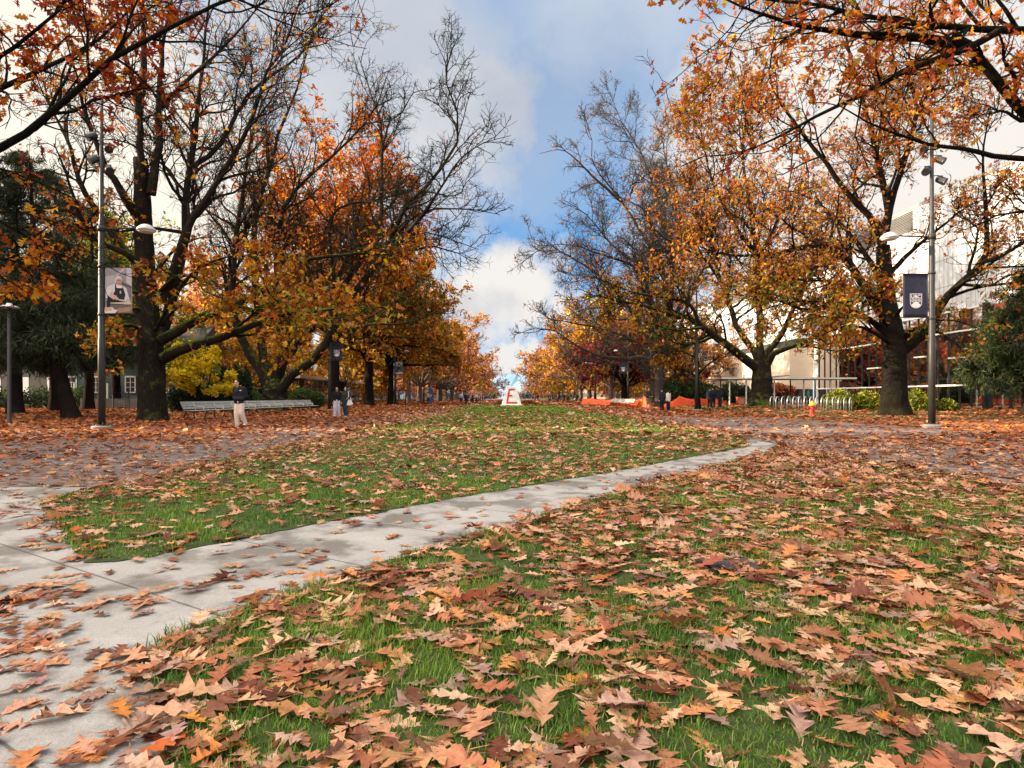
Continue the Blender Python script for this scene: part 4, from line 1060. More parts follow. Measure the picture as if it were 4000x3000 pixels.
# --- scatter over the ground the camera can see (plus a margin)
def scatter(rng, y0, y1, dens, wide=1.0):
    """random points, y in [y0,y1], |x| < wide*y: about dens per square metre"""
    n = int(dens*wide*(y1*y1-y0*y0))
    y = np.sqrt(y0*y0+(y1*y1-y0*y0)*rng.random(n))
    return rng.uniform(-1, 1, n)*(wide*y+.25), y
conc_poly = [(-14.5, -4), (-.6, -4), (-.5, 1.4), *PATH_LO, (6.15, 14.1), (6.2, 16.6), PATH_UP[-1], *PATH_UP[::-1], (LX+.1, 5.6), (LX, 7.35), (-14.5, 7.35)]
def litter_density(x, y):
    p = np.stack([x, y, x*0], -1)
    cl = sines(p, 1.15, 61)*.6+sines(p, 4.5, 62)*.4; big = sines(p, 9, 63)
    d = np.full(len(x), 62.)                                             # wooded ground at the sides
    lawn = inside(x, y, LAWN_C); near = inside(x, y, LAWN_N); con = inside(x, y, conc_poly) & ~lawn & ~near
    d = np.where(x < -8, 70*(.5+big), d)
    plz = ((x > RX) & (x < 14.3)); d = np.where(plz, 80*(.2+1.5*cl)*np.where((y > 17.5) & (y < 32) & (x > 7.4), .28, 1.2), d)
    d = np.where((x > 15) & (y > 22), 40*(.15+1.5*cl), d)
    plzL = (x > -14) & (x < LX) & (y > 7.3); d = np.where(plzL, np.where((y > 15) & (x < -7.5), 110, 55+40*step(y, 12, 25))*(.2+1.3*cl), d)
    edge = np.exp(-((x-LX-.35)/.55)**2)+1.5*np.exp(-((x-RX+.1)/.5)**2)*(y > 15)
    d = np.where(lawn, (80*(.16+1.6*cl**1.3))*(1-.35*step(y, 14, 24))*(1-.85*step(y, 24, 50))+90*edge, d)
    d = np.where(near, 215*(.30+1.45*cl**1.3)*(1+.15*step(y, 6, 11)+.35*step(4.5-y, 0, 1.5)), d)
    pathd = np.minimum.reduce([np.hypot(x-a, y-b) for a, b in [tuple(np.array(PATH_LO[i])*(1-t)+np.array(PATH_LO[i+1])*t) for i in range(5) for t in (0, .2, .4, .6, .8)]])
    d = np.where(near, d+50*np.exp(-(pathd/.22)**2), d)
    d = np.where(con, np.where(x < -1.2, 40, 11)*(.1+1.9*cl**1.6)*np.where((x < -1.0) & (y < 3.6), 2.4, 1)+35*np.exp(-(pathd/.12)**2)*(x < 3), d)
    return d, lawn | near, con
LIT = [(.52, .29, .17), (.46, .24, .13), (.58, .36, .23), (.40, .17, .09), (.35, .13, .065), (.28, .10, .055), (.50, .22, .09), (.42, .26, .19), (.33, .20, .16), (.50, .23, .09), (.20, .075, .045)]
LITW = np.array([1.5, 1.4, 1.1, 1.2, 1.0, .8, .8, .9, .6, .35, .45]); LITW /= LITW.sum()
LITR = [(.36, .10, .03), (.28, .07, .026), (.44, .14, .035), (.20, .05, .022), (.38, .19, .09), (.30, .115, .06), (.48, .19, .045)]
def littercol(rng, x, y):
    n = len(x); A = np.array(LIT)[rng.choice(len(LIT), n, p=LITW)]; B = np.array(LITR)[rng.integers(0, len(LITR), n)]
    k = rng.random(n) < np.clip(.04+.9*step(np.abs(x-1.2), 6.5, 11)+.25*step(y, 12, 30), 0, .92)
    A = A*.92; C = np.where(k[:, None], B, A); old = rng.random(n) < .2; C[old] *= np.array([.42, .36, .34])
    return np.clip(C*(1+rng.normal(0, .13, (n, 1)))*(1+rng.normal(0, .04, (n, 3))), .01, .85)
def litter(rng, y0, y1, dmax, shape, size, tilt, lift, wide=1.0, thin=1.0):
    x, y = scatter(rng, y0, y1, dmax, wide)
    d, gr, con = litter_density(x, y)
    k = rng.random(len(x)) < d*thin/dmax; x, y, gr, con = x[k], y[k], gr[k], con[k]; n = len(x)
    a = rng.uniform(0, 2*PI, n)
    tl = np.where(con, tilt*.35, tilt)[:, None]
    X = np.stack([np.cos(a), np.sin(a), np.zeros(n)], -1)+rng.normal(0, 1, (n, 3))*tl*np.array([.2, .2, 1])
    Nm = np.array([0, 0, 1.])+rng.normal(0, 1, (n, 3))*tl
    up = rng.random(n) < np.where(con, .0, .04); Nm[up] += rng.normal(0, 1.3, (up.sum(), 3))          # a few stand on edge
    s = size*np.clip(rng.lognormal(0, .32, n), .4, 1.7)
    z = ground_z(x, y)+np.where(gr, .016+rng.random(n)*lift, .014+rng.random(n)*.012)+np.where(up, s*.25, 0)
    TV, TF = shape
    TV = TV*np.array([1, .92, .36])
    V, Q = instance(TV, TF, rng.integers(0, len(TV), n), np.stack([x, y, z], -1), rotmats(rng, n, X, Nm), s*np.where(con, .95, 1))
    zmin = .010
    V[:, 2] = np.maximum(V[:, 2], zmin+.004*rng.random(len(V)))
    return V, Q, np.repeat(littercol(rng, x, y), TV.shape[1], 0)
rng = np.random.default_rng(5)
parts = [litter(rng, 1.35, 6.5, 480, OAK_FINE, .128, .13, .03), litter(rng, 6.5, 15, 480, OAK_MID, .130, .14, .035),
         litter(rng, 15, 34, 200, OAK_LOW, .165, .2, .05, thin=.62), litter(rng, 34, 75, 180, LEAF_DOT, .21, .2, .05, .95, thin=.42),
         litter(rng, 75, 200, 180, LEAF_DOT, .36, .2, .05, .4, thin=.11)]
off = 0; VV = []; QQ = []; CC = []
for V, Q, C in parts:
    VV.append(V); QQ.append(Q+off); CC.append(C); off += len(V)
o = mk('fallen_leaves', np.concatenate(VV), np.concatenate(QQ), M['litter'], col=np.concatenate(CC)); o['kind'] = 'stuff'

# --- grass
def grass(rng, y0, y1, dens, h, wd, wide=1.0):
    x, y = scatter(rng, y0, y1, dens, wide)
    p = np.stack([x, y, x*0], -1)
    jx, jy = .10*(sines(p, .35, 91)-.5)+rng.normal(0, .018, len(x)), .10*(sines(p, .35, 92)-.5)+rng.normal(0, .018, len(x))
    k = inside(x+jx, y+jy, LAWN_C) | inside(x+jx, y+jy, LAWN_N)
    k &= rng.random(len(x)) < .35+.9*sines(p, .8, 93)
    x, y = x[k], y[k]; n = len(x); p = p[k]
    tuft = sines(p, .55, 71)
    H = h*rng.uniform(.5, 1.25, n)*(.55+.9*tuft)
    a = rng.uniform(0, 2*PI, n); lean = rng.uniform(.1, .9, n)*H
    c, s = np.cos(a), np.sin(a); W = wd*rng.uniform(.6, 1.3, n)/2
    V = np.empty((n, 6, 3))
    for j, (t, ww) in enumerate(((0, 1), (.55, .8), (1, .12))):
        cx, cy = x+c*lean*t*t, y+s*lean*t*t; z = .012+H*t*(1-.25*t)
        V[:, 2*j] = np.stack([cx-s*W*ww, cy+c*W*ww, z], -1); V[:, 2*j+1] = np.stack([cx+s*W*ww, cy-c*W*ww, z], -1)
    Q = (np.array([[0, 1, 3, 2], [2, 3, 5, 4]])[None]+(np.arange(n)*6)[:, None, None]).reshape(-1, 4)
    g = sines(p, 1.6, 72)[:, None]
    C = np.array([.055, .135, .014])*(1-g)+np.array([.135, .235, .022])*g
    yl = step(sines(p, 2.3, 74), .62, .8)[:, None]*.55; C = C*(1-yl)+np.array([.20, .22, .035])*yl
    C = np.where(rng.random((n, 1)) < .09, np.array([.26, .22, .08]), C)*(1+rng.normal(0, .22, (n, 1)))
    return V.reshape(-1, 3), Q, np.repeat(np.clip(C, .004, .6), 6, 0)
rng = np.random.default_rng(6)
parts = [grass(rng, 1.3, 3.5, 9000, .045, .0038), grass(rng, 3.5, 8, 3000, .043, .0058), grass(rng, 8, 18, 650, .043, .012), grass(rng, 18, 45, 200, .075, .035, .5), grass(rng, 45, 78, 90, .085, .07, .25)]
off = 0; VV = []; QQ = []; CC = []
for V, Q, C in parts:
    VV.append(V); QQ.append(Q+off); CC.append(C); off += len(V)
o = mk('grass', np.concatenate(VV), np.concatenate(QQ), M['grassblade'], col=np.concatenate(CC)); o['kind'] = 'stuff'
# ================================================================= OBJECTS
def GZ(px, py):
    Y = 40.0
    for _ in range(30):
        z = float(ground_z(np.array([XA(px, Y)]), np.array([Y]))[0]); Y = .5*Y+.5*F*(EYE-z)/(py-HZ)
    return XA(px, Y), Y, z
M['pole'] = plain('lamp post paint', (.030, .029, .028), .45, .2, .15, 3, .08, 60, spec=.2, dirt=(.055, .05, .042))
M['black'] = plain('black metal', (.018, .018, .02), .4, .2, .2, 5)
M['lampgrey'] = plain('lamp shade', (.42, .41, .38), .5, .1, .12, 9, dirt=(.2, .2, .17))
M['diffuser'] = plain('lamp diffuser', (.55, .53, .48), .3, 0, .05)
M['navy'] = plain('navy banner cloth', (.016, .018, .038), .75, 0, .3, 5, .15, 30)
M['paper'] = plain('white print', (.68, .64, .64), .7, 0, .05)
M['concpale'] = plain('cast concrete', (.20, .19, .175), .85, 0, .15, 5, .3, 60, dirt=(.2, .19, .16))
M['wood'] = plain('weathered bench wood', (.33, .335, .30), .8, 0, .22, 7, .3, 30, dirt=(.16, .18, .12))
M['galv'] = plain('galvanised steel', (.42, .43, .44), .4, .75, .15, 8)
M['steelw'] = plain('pale metal', (.62, .61, .58), .45, .2, .1, 8)
M['red'] = plain('red hydrant paint', (.36, .016, .012), .4, 0, .15, 8, dirt=(.2, .03, .02))
M['yel'] = plain('yellow hydrant paint', (.72, .46, .02), .4, 0, .12, 8, dirt=(.45, .3, .05))
M['orange'] = plain('orange mesh', (.85, .10, .018), .6, 0, .15, 5)
M['white'] = plain('white painted concrete', (.74, .73, .72), .6, 0, .05, 4, dirt=(.6, .59, .56))
M['redpaint'] = plain('red sign paint', (.48, .022, .035), .5, 0, .1, 6)
M['blue'] = plain('blue column', (.02, .10, .42), .4, 0, .1)

# ---------------------------------------------------------------- crest and printed pictures (flat prints on the banners)
def font_mesh(txt, size):
    cu = bpy.data.curves.new('lettering', 'FONT'); cu.body = txt; cu.size = size; cu.align_x = 'CENTER'; cu.align_y = 'CENTER'
    cu.offset = size*.025
    ob = bpy.data.objects.new('lettering', cu); COL.objects.link(ob)
    dg = bpy.context.evaluated_depsgraph_get(); me = bpy.data.meshes.new_from_object(ob.evaluated_get(dg))
    V = np.array([v.co for v in me.vertices]); Fc = [tuple(p.vertices) for p in me.polygons]
    bpy.data.objects.remove(ob); bpy.data.curves.remove(cu); bpy.data.meshes.remove(me)
    return V, Fc
def crest(parent, cx, cz, w, y):
    """white shield outline with UBC, three waves and a rising sun, printed on the banner"""
    h = w*1.24; mb = MB()
    def shield(k):
        ww, hh = w/2*k, h*k; top = h/2-(1-k)*h*.42
        pts = [(-ww, top), (ww, top)]
        for t in np.linspace(0, 1, 12):
            a = t*PI; pts.append((ww*math.cos(a)*(1 if 0 < t < 1 else 1), top-hh*.52-(hh*.46)*math.sin(a)**.8*1.0))
        return pts
    def f(x, z): return (cx+x, y, cz+z)
    o1, o2 = shield(1), shield(.90)
    n = len(o1)
    mb.add([f(*p) for p in o1]+[f(*p) for p in o2], [(i, (i+1) % n, n+(i+1) % n, n+i) for i in range(n)])
    V, Fc = font_mesh('UBC', w*.36)
    sx = w*.78/np.ptp(V[:, 0]); V = V-(V.max(0)+V.min(0))/2
    mb.add([f(v[0]*sx, v[1]*sx*.95+h*.30) for v in V], Fc)
    for k in range(3):
        z0 = h*(.13-.085*k); xs = np.linspace(-w*.40, w*.40, 25); th = h*.035
        if k == 2:
            rng_ = [(-w*.40, -w*.2), (w*.2, w*.40)]
        else: rng_ = [(-w*.40, w*.40)]
        for a, b in rng_:
            xs = np.linspace(a, b, 17)
            zc = z0+h*.014*np.sin(xs/w*18)
            mb.add([f(x, z+th/2) for x, z in zip(xs, zc)]+[f(x, z-th/2) for x, z in zip(xs, zc)], [(i, i+1, 18+i, 17+i) for i in range(16)])
    # sun with rays
    c0 = -h*.22
    R = []
    for i, a in enumerate(np.linspace(PI*.04, PI*.96, 15)):
        r = w*(.40 if i % 2 == 0 else .24)*(1 if .2 < a/PI < .8 else .92)
        R.append((math.cos(a)*r*.95, c0+math.sin(a)*r*.80))
    bot = [(math.cos(a)*w*.36, c0+h*.0+math.sin(a)*h*.235) for a in np.linspace(PI, 2*PI, 9)]
    ctr = f(0, c0)
    ring = R+bot; n = len(ring)
    mb.add([ctr]+[f(*p) for p in ring], [(0, 1+i, 1+(i+1) % n) for i in range(n)])
    return mb.build('emblem', M['paper'], parent)
def picture(parent, x0, x1, z0, z1, y, polys, dims):
    W, H = dims; mb = MB()
    for k, (c, pts) in enumerate(polys):
        mb.poly([(x0+(px_/W)*(x1-x0), y-.0012*k, z1-(py_/H)*(z1-z0)) for px_, py_ in pts], c)
    return mb.build('printed_picture', M['vcol'], parent, colored=True)
def ell(cx, cy, rx, ry, n=14): return [(cx+rx*math.cos(2*PI*i/n), cy+ry*math.sin(2*PI*i/n)) for i in range(n)]
CHEF = [((.20, .18, .19), [(0, 0), (495, 0), (495, 795), (0, 795)]), ((.30, .27, .28), [(0, 150), (190, 120), (200, 330), (0, 360)]),
        ((.34, .30, .31), [(200, 130), (330, 0), (400, 0), (215, 150)]), ((.38, .33, .34), [(405, 0), (495, 0), (495, 320), (400, 250)]),
        ((.07, .06, .065), [(320, 240), (495, 325), (495, 360), (320, 290)]), ((.13, .12, .125), [(320, 290), (495, 370), (495, 560), (380, 420)]),
        ((.46, .42, .43), [(15, 380), (60, 320), (180, 280), (320, 310), (400, 350), (450, 520), (480, 580), (440, 620), (300, 560), (60, 600), (10, 520)]),
        ((.30, .26, .27), [(90, 470), (130, 400), (150, 470), (110, 520)]),
        ((.55, .50, .51), [(205, 290), (290, 300), (300, 350), (215, 345)]),
        ((.012, .014, .02), [(190, 280), (206, 280), (215, 350), (325, 355), (320, 330), (340, 345), (385, 470), (360, 560), (230, 540), (155, 460), (185, 400)]),
        ((.30, .32, .33), [(280, 400), (300, 395), (310, 450), (275, 448)]),
        ((.36, .19, .15), ell(262, 235, 50, 70)), ((.42, .40, .39), [(180, 250), (190, 190), (215, 150), (260, 138), (305, 155), (322, 200), (315, 240), (300, 190), (250, 180), (212, 205), (205, 270)]),
        ((.20, .09, .07), [(240, 262), (285, 262), (275, 275), (250, 275)]), ((.10, .06, .05), [(235, 216), (290, 216), (290, 226), (235, 226)]),
        ((.012, .013, .018), [(60, 480), (120, 530), (250, 560), (370, 600), (360, 640), (40, 690), (30, 600)]),
        ((.44, .27, .22), [(80, 480), (150, 460), (225, 490), (245, 560), (215, 565), (190, 520), (170, 560), (120, 520)]), ((.44, .27, .22), ell(445, 560, 30, 25)),
        ((.30, .29, .30), [(230, 510), (260, 530), (275, 555), (430, 585), (420, 600), (270, 575)]),
        ((.46, .38, .27), [(105, 608), (495, 600), (495, 640), (105, 622)]), ((.10, .085, .08), [(100, 640), (495, 645), (495, 795), (100, 795)]),
        ((.26, .15, .10), [(250, 710), (495, 680), (495, 760), (250, 790)]), ((.40, .29, .21), [(0, 690), (90, 690), (150, 745), (0, 760)]), ((.48, .43, .41), [(90, 690), (150, 690), (180, 730), (255, 740), (190, 795), (0, 795), (0, 760), (150, 748)])]
PORTRAIT = [((.28, .28, .29), [(0, 0), (100, 0), (100, 160), (0, 160)]), ((.10, .10, .12), [(0, 60), (100, 40), (100, 160), (0, 160)]), ((.36, .2, .15), ell(48, 45, 13, 18)),
            ((.02, .02, .025), [(32, 50), (36, 24), (50, 18), (64, 26), (66, 60), (60, 40), (40, 38)]), ((.03, .035, .05), [(10, 130), (28, 72), (48, 66), (72, 74), (90, 130), (60, 120)]), ((.25, .16, .13), [(30, 110), (70, 104), (75, 118), (34, 122)]), ((.4, .4, .42), [(0, 140), (100, 128), (100, 160), (0, 160)])]

def lamp_post(label, x, y, s, banner=None, spots=False, group='lamp posts along the mall', zb=0):
    """s = +1: arm reaches right. Pole, base, arm, shade, banner with rods, spotlights"""
    t = thing('lamp_post', label, 'lamp post', (x, y, zb), group=group)
    mb = MB(); mb.lathe([(.30, -.1), (.30, .10), (.27, .13), (.17, .14)], 20); mb.build('base', M['concpale'], t, smooth=False)
    mb = MB(); mb.lathe([(.115, .13), (.11, 3), (.10, 3.02), (.09, 6.9), (.072, 7.0), (.05, 10.9), (.02, 10.92)], 16)
    for k in range(4):
        a = PI/4+k*PI/2; mb.lathe([(.022, .10), (.022, .22), (.015, .235)], 6, (.20*math.cos(a), .20*math.sin(a), 0))
    mb.lathe([(.20, .13), (.20, .165), (.14, .17)], 16); mb.lathe([(.118, 3.78), (.118, 3.86)], 16); mb.lathe([(.118, 5.36), (.118, 5.44)], 16)
    mb.build('pole', M['pole'], t, smooth=True)
    mb = MB(); mb.tube([(0, 0, 6.66), (s*.7, 0, 6.68), (s*1.22, 0, 6.70)], [.032, .028, .03], 8); mb.lathe([(.13, 6.58), (.13, 6.76)], 12)
    mb.build('arm', M['pole'], t, smooth=True)
    mb = MB(); mb.lathe([(.285, 6.60), (.29, 6.63), (.27, 6.68), (.21, 6.735), (.20, 6.745), (.15, 6.785), (.08, 6.81), (.02, 6.815)], 24, (s*1.48, 0, 0))
    hd = mb.build('lamp_shade', M['lampgrey'], t, smooth=True)
    mb = MB(); mb.lathe([(.10, 6.53), (.22, 6.555), (.26, 6.598)], 20, (s*1.48, 0, 0)); mb.build('diffuser', M['diffuser'], hd, smooth=True)
    if banner:
        z0, z1 = 3.86, 5.36
        for z in (z0-.01, z1+.01): MB().tube([(0, 0, z), (s*1.10, 0, z)], .014, 6).build('banner_rod', M['pole'], t)
        xs = np.linspace(.13, 1.0, 12); zs = np.linspace(z0, z1, 12); V = []
        for d in (0, .012):
            for z in zs:
                for x_ in xs: V.append((s*x_, d+.012*math.sin(5*x_+2.2*z)*math.sin(PI*(z-z0)/(z1-z0)), z))
        Q = []
        for d in range(2):
            for j in range(11):
                for i in range(11):
                    a = d*144+j*12+i; q = (a, a+1, a+13, a+12); Q.append(q if d else q[::-1])
        for i in range(11):
            for a, b in ((i, i+1), (132+i, 133+i)): Q.append((a, b, b+144, a+144))
            for a, b in ((i*12, i*12+12), (i*12+11, i*12+23)): Q.append((a, b, b+144, a+144))
        bn = mk('banner', V, np.array(Q), M['navy'] if banner == 'crest' else M['lampgrey'], t, smooth=True)
        xa, xb = (s*.13, s*1.0) if s > 0 else (s*1.0, s*.13)
        if banner == 'crest': crest(bn, s*.565, 4.42, .42, -.020)
        elif banner == 'chef': picture(bn, xa, xb, z0, z1, -.016, CHEF, (495, 795))
        else: picture(bn, xa, xb, z0, z1, -.016, PORTRAIT, (100, 160))
    if spots:
        for k, (dx, z, ya) in enumerate(((-.30, 9.72, -.5), (.26, 9.33, .4), (-.24, 8.95, -.6), (.30, 8.62, .5))):
            mb = MB(); sg = math.copysign(1, dx)
            a = Vector((dx-sg*.02, -.05, z)); d = Vector((sg*.55, -.55, -.55)).normalized()
            mb.tube([a-d*.16, a-d*.12, a+d*.14, a+d*.16], [.06, .115, .13, .135], 12)
            mb.tube([(0, 0, z+.16), (dx*.6, -.02, z+.17), (dx, -.05, z+.14)], .016, 6)
            mb.bar((dx, -.05, z+.16), (dx, -.05, z), .02, .10)
            mb.build('spotlight', M['black'], t, smooth=False)
    return t
ly = 20.4
lamp_post('lamp post with the printed picture of a chef and black spotlights', XA(397, ly), ly, 1, 'chef', True)
ly = 21.4
lamp_post('lamp post with a navy crest banner beside the big dark oak, right', XA(3640, ly), ly, -1, 'crest', True)
lamp_post('lamp post with a navy crest banner beside the two women', XA(1287, 47), 47, 1, 'crest')
lamp_post('lamp post with a grey portrait banner, third along the left row', XA(1541, 75), 75, 1, 'portrait')
lamp_post('lamp post without a banner at the slim young tree', XA(2721, 47.2), 47.2, -1)
lamp_post('lamp post with a navy crest banner behind the orange mesh fence', XA(2453, 74.4), 74.4, -1, 'crest')
lf = lamp_post('distant lamp post beside the blue phone column', -14, 102, 1)
for k, (x, y, lb) in enumerate([(-14, 129, 'distant lamp post of the left row, next beyond the blue phone column'), (-14, 156, 'distant lamp post, farthest seen in the left row')]):
    dup(lf, (x, y, 0), 0, lb)
rf = lamp_post('distant lamp post in front of the burgundy tree', 14.3, 101, -1)
dup(rf, (14.3, 128, 0), 0, 'distant lamp post at the left end of the orange mesh fence')
# low path lamp
y = 25.0
t = thing('path_lamp', 'short path lamp with a flat disc top at the left edge', 'lamp post', (XA(36, y), y, 0))
MB().lathe([(.14, -.05), (.14, .05), (.075, .08), (.07, 4.55), (.03, 4.6), (.03, 4.72)], 14).build('pole', M['pole'], t, smooth=True)
MB().lathe([(.30, 4.70), (.36, 4.72), (.30, 4.77), (.12, 4.83), (.08, 4.90), (.02, 4.91)], 24).build('lamp_shade', M['lampgrey'], t, smooth=True)

# ---------------------------------------------------------------- benches
def long_bench(label, x, y, L, rz, nleg):
    """bench along local +Y, sitters face +X"""
    t = thing('long_bench', label, 'bench', (x, y, 0), rz)
    mb = MB(); rg = np.random.default_rng(int(L*10))
    nb = max(1, int(L/3.3)); seg = L/nb
    for k in range(nb):
        for i in range(4): mb.box(.02+.125*i, .135+.125*i, k*seg+.006, (k+1)*seg-.006, .405+.004*rg.random(), .445)
    mb.build('seat', M['wood'], t, bevel=.006)
    mb = MB()
    for k in range(nb):
        for i, (xx, zz) in enumerate(((-.02, .50), (-.075, .625), (-.13, .75))):
            a = math.radians(23)
            mb.bar((xx, k*seg+.006, zz+.05), (xx, (k+1)*seg-.006, zz+.05), .118, .035, up=(math.cos(a), 0, math.sin(a)))
    mb.build('backrest', M['wood'], t, bevel=.006)
    for k in range(nleg):
        yy = .12+(L-.24)*k/(nleg-1)
        mb = MB(); mb.bar((.44, yy, .41), (.50, yy, 0), .06, .035, up=(1, 0, 0)); mb.bar((.10, yy, .41), (-.06, yy, 0), .06, .035, up=(1, 0, 0))
        mb.bar((.0, yy, .385), (.5, yy, .385), .05, .03); mb.bar((.02, yy, .38), (-.19, yy, .86), .05, .035, up=(1, 0, 0))
        mb.build('leg', M['black'], t)
    for k in range(nleg-1):
        yy = .12+(L-.24)*(k+.5)/(nleg-1)
        mb = MB(); mb.bar((.02, yy, .45), (-.10, yy, .80), .045, .02, up=(1, 0, 0)); mb.bar((.03, yy, .62), (.42, yy, .62), .05, .025); mb.bar((.42, yy, .63), (.42, yy, .44), .04, .03, up=(1, 0, 0))
        mb.build('armrest', M['steelw'], t)
    return t
p0 = G(752, 1640); p1 = G(1243, 1606)
L = math.hypot(p1[0]-p0[0], p1[1]-p0[1])
long_bench('very long weathered bench with slatted back on the left, behind the man', p0[0]-.45, p0[1], L, -math.atan2(p1[0]-p0[0], p1[1]-p0[1]), 10)
long_bench('long weathered bench in front of the orange mesh fence', 12.9, 77, 14, PI, 8)
sb = long_bench('small pale bench far along the right side of the mall', 12.3, 116, 2.4, PI, 3)

# ---------------------------------------------------------------- orange mesh fence
def mesh_fence(label, pts, seed, lean=.25):
    """pts: (x,y,post height); mesh sheet hung over posts, gathered in folds"""
    rg = np.random.default_rng(seed); base = np.array([pts[0][0], pts[0][1], 0])
    t = thing('mesh_fence', label, 'safety fence', tuple(base))
    V, Q = [], []; n = 0
    for (a, b) in zip(pts[:-1], pts[1:]):
        a_, b_ = np.array(a, float), np.array(b, float); Ln = np.hypot(*(b_-a_)[:2]); K = max(8, int(Ln/.12))
        nrm = np.array([-(b_-a_)[1], (b_-a_)[0], 0])/Ln
        if nrm[1] > 0: nrm = -nrm
        ph = rg.uniform(0, 6)
        for i in range(K+1):
            u = i/K; top = a_[2]*(1-u)+b_[2]*u-.22*math.sin(PI*u)*min(1, Ln/4); base_ = a_*(1-u)+b_*u
            for j in range(7):
                w_ = j/6; fold = .05*math.sin(u*Ln*5.5+ph+2*w_)+.03*math.sin(u*Ln*13+ph*2)
                q = base_[:2]+nrm[:2]*(fold+lean*(1-w_))
                V.append((q[0], q[1], .02+(top-.02)*w_))
        for i in range(K):
            for j in range(6): Q.append((n+i*7+j, n+i*7+7+j, n+i*7+8+j, n+i*7+1+j))
        n = len(V)
    V = np.array(V); o = mk('mesh_panel', V-base, np.array(Q), M['orange'], t, smooth=True)
    so_ = o.modifiers.new('s', 'SOLIDIFY'); so_.thickness = .012
    for (x, y, h) in pts:
        MB().tube([(x-base[0], y-base[1], -.05), (x-base[0], y-base[1], h+.05)], .022, 6).build('post', M['orange'], t)
    return t
f1 = [(10.9, 90, .9), (11.5, 84, 1.0), (12.0, 80, .85), (13.3, 76, .95), (13.5, 72, .9), (13.7, 68, 1.0), (13.75, 64.5, .85), (13.6, 61.5, 1.15), (13.9, 59.6, .15)]
mesh_fence('crumpled orange mesh fence behind the bench on the right', f1, 1)
f2 = [(XA(2588, 61), 61, .25), (XA(2655, 62), 62, 1.18), (XA(2712, 62.5), 62.5, .85)]
mesh_fence('peaked orange mesh fence behind the person in the white jacket', f2, 2)
mesh_fence('short orange mesh fence piece between the slim young tree and the navy coats', [(XA(2733, 62), 62, .95), (XA(2770, 62.5), 62.5, .95), (XA(2812, 62.5), 62.5, .85), (XA(2838, 63), 63, .7)], 3)

# ---------------------------------------------------------------- white monument with the red E
y = 75.0; x = XA(1998, y)
t = thing('monument', 'white tapered concrete monument with a red letter E on the lawn', 'monument', (x, y, 0))
hb, htp, H = 1.2, .60, 2.2
V = [(sx*hb, sy*hb, .10) for sy in (-1, 1) for sx in (-1, 1)]+[(sx*htp, sy*htp, .10+H) for sy in (-1, 1) for sx in (-1, 1)]
MB().add(V, [(0, 2, 3, 1), (4, 5, 7, 6), (0, 1, 5, 4), (1, 3, 7, 5), (3, 2, 6, 7), (2, 0, 4, 6)]).build('body', M['white'], t, bevel=.02)
MB().box(-1.35, 1.35, -1.35, 1.35, -.02, .10).build('plinth', M['white'], t, bevel=.015)
def front(u, v, lift=.006):
    # u in metres across, v 0..1 up the sloping front face
    return (u, -(hb+(htp-hb)*v)-lift, .10+H*v)
Lw = lambda v: hb+(htp-hb)*v
mb = MB()
E = [(-.66, .07), (.70, .07), (.66, .17), (-.42, .17), (-.30, .46), (.13, .46), (.115, .55), (-.265, .55), (-.17, .80), (.40, .80), (.375, .90), (-.36, .90)]
V = [front(u, v, .012) for u, v in E]+[front(u, v, -.002) for u, v in E]; n = len(E)
mb.add(V, [tuple(range(n))]+[(i, i+n, (i+1) % n+n, (i+1) % n) for i in range(n)])
mb.build('letter', M['redpaint'], t)

# leaf heaps beside it
rg = np.random.default_rng(9)
def heap(label, cx, cy, rx, ry, h, seed):
    r = np.random.default_rng(seed); n = 1500
    d = r.normal(0, .42, (n, 2)); z = h*np.exp(-(d**2).sum(1)*2.2)*r.uniform(.75, 1, n)+.02
    p = np.stack([d[:, 0]*rx, d[:, 1]*ry, z], -1)
    TV, TF = LEAF_DOT
    V, Q = instance(TV, TF, r.integers(0, 8, n), p, rotmats(r, n, r.normal(0, 1, (n, 3)), r.normal(0, .5, (n, 3))+np.array([0, 0, 1])), .26*r.uniform(.6, 1.3, n))
    C = np.array(PAL['burgundy']+PAL['rust'])[r.integers(0, 9, n)]*r.uniform(.8, 1.2, (n, 1))
    o = mk('leaf_heap', V, Q, M['litter'], col=np.repeat(np.clip(C*1.3, .01, .6), TV.shape[1], 0)); o.location = (cx, cy, 0)
    tag(o, label, 'leaf heap')
heap('heap of dark red raked leaves right of the white monument', XA(2060, 80), 80, 1.7, 1.2, .55, 1)
heap('small heap of raked leaves left of the white monument', XA(1950, 80), 80, .8, 1, .38, 2)

# ---------------------------------------------------------------- hydrant
hx, hy, hz_ = GZ(3172, 1624)
t = thing('fire_hydrant', 'red fire hydrant with a yellow cap among fallen leaves', 'hydrant', (hx, hy, hz_))
mb = MB(); mb.lathe([(.17, -.03), (.17, .04), (.125, .05), (.12, .52), (.155, .53), (.155, .57), (.12, .58)], 18)
mb.build('body', M['red'], t, smooth=False)
MB().lathe([(.165, .575), (.165, .62), (.15, .635), (.135, .70), (.09, .755), (.05, .775), (.05, .83), (.02, .835)], 18).build('cap', M['yel'], t)
for s in (-1, 1):
    mb = MB(); mb.tube([(s*.08, 0, .45), (s*.20, 0, .45)], .055, 12); mb.tube([(s*.20, 0, .45), (s*.245, 0, .45)], .07, 6); mb.build('nozzle', M['red'], t)
mb = MB(); mb.tube([(0, -.08, .40), (0, -.20, .40)], .085, 14); mb.tube([(0, -.20, .40), (0, -.25, .40)], .10, 6); mb.build('outlet', M['red'], t)

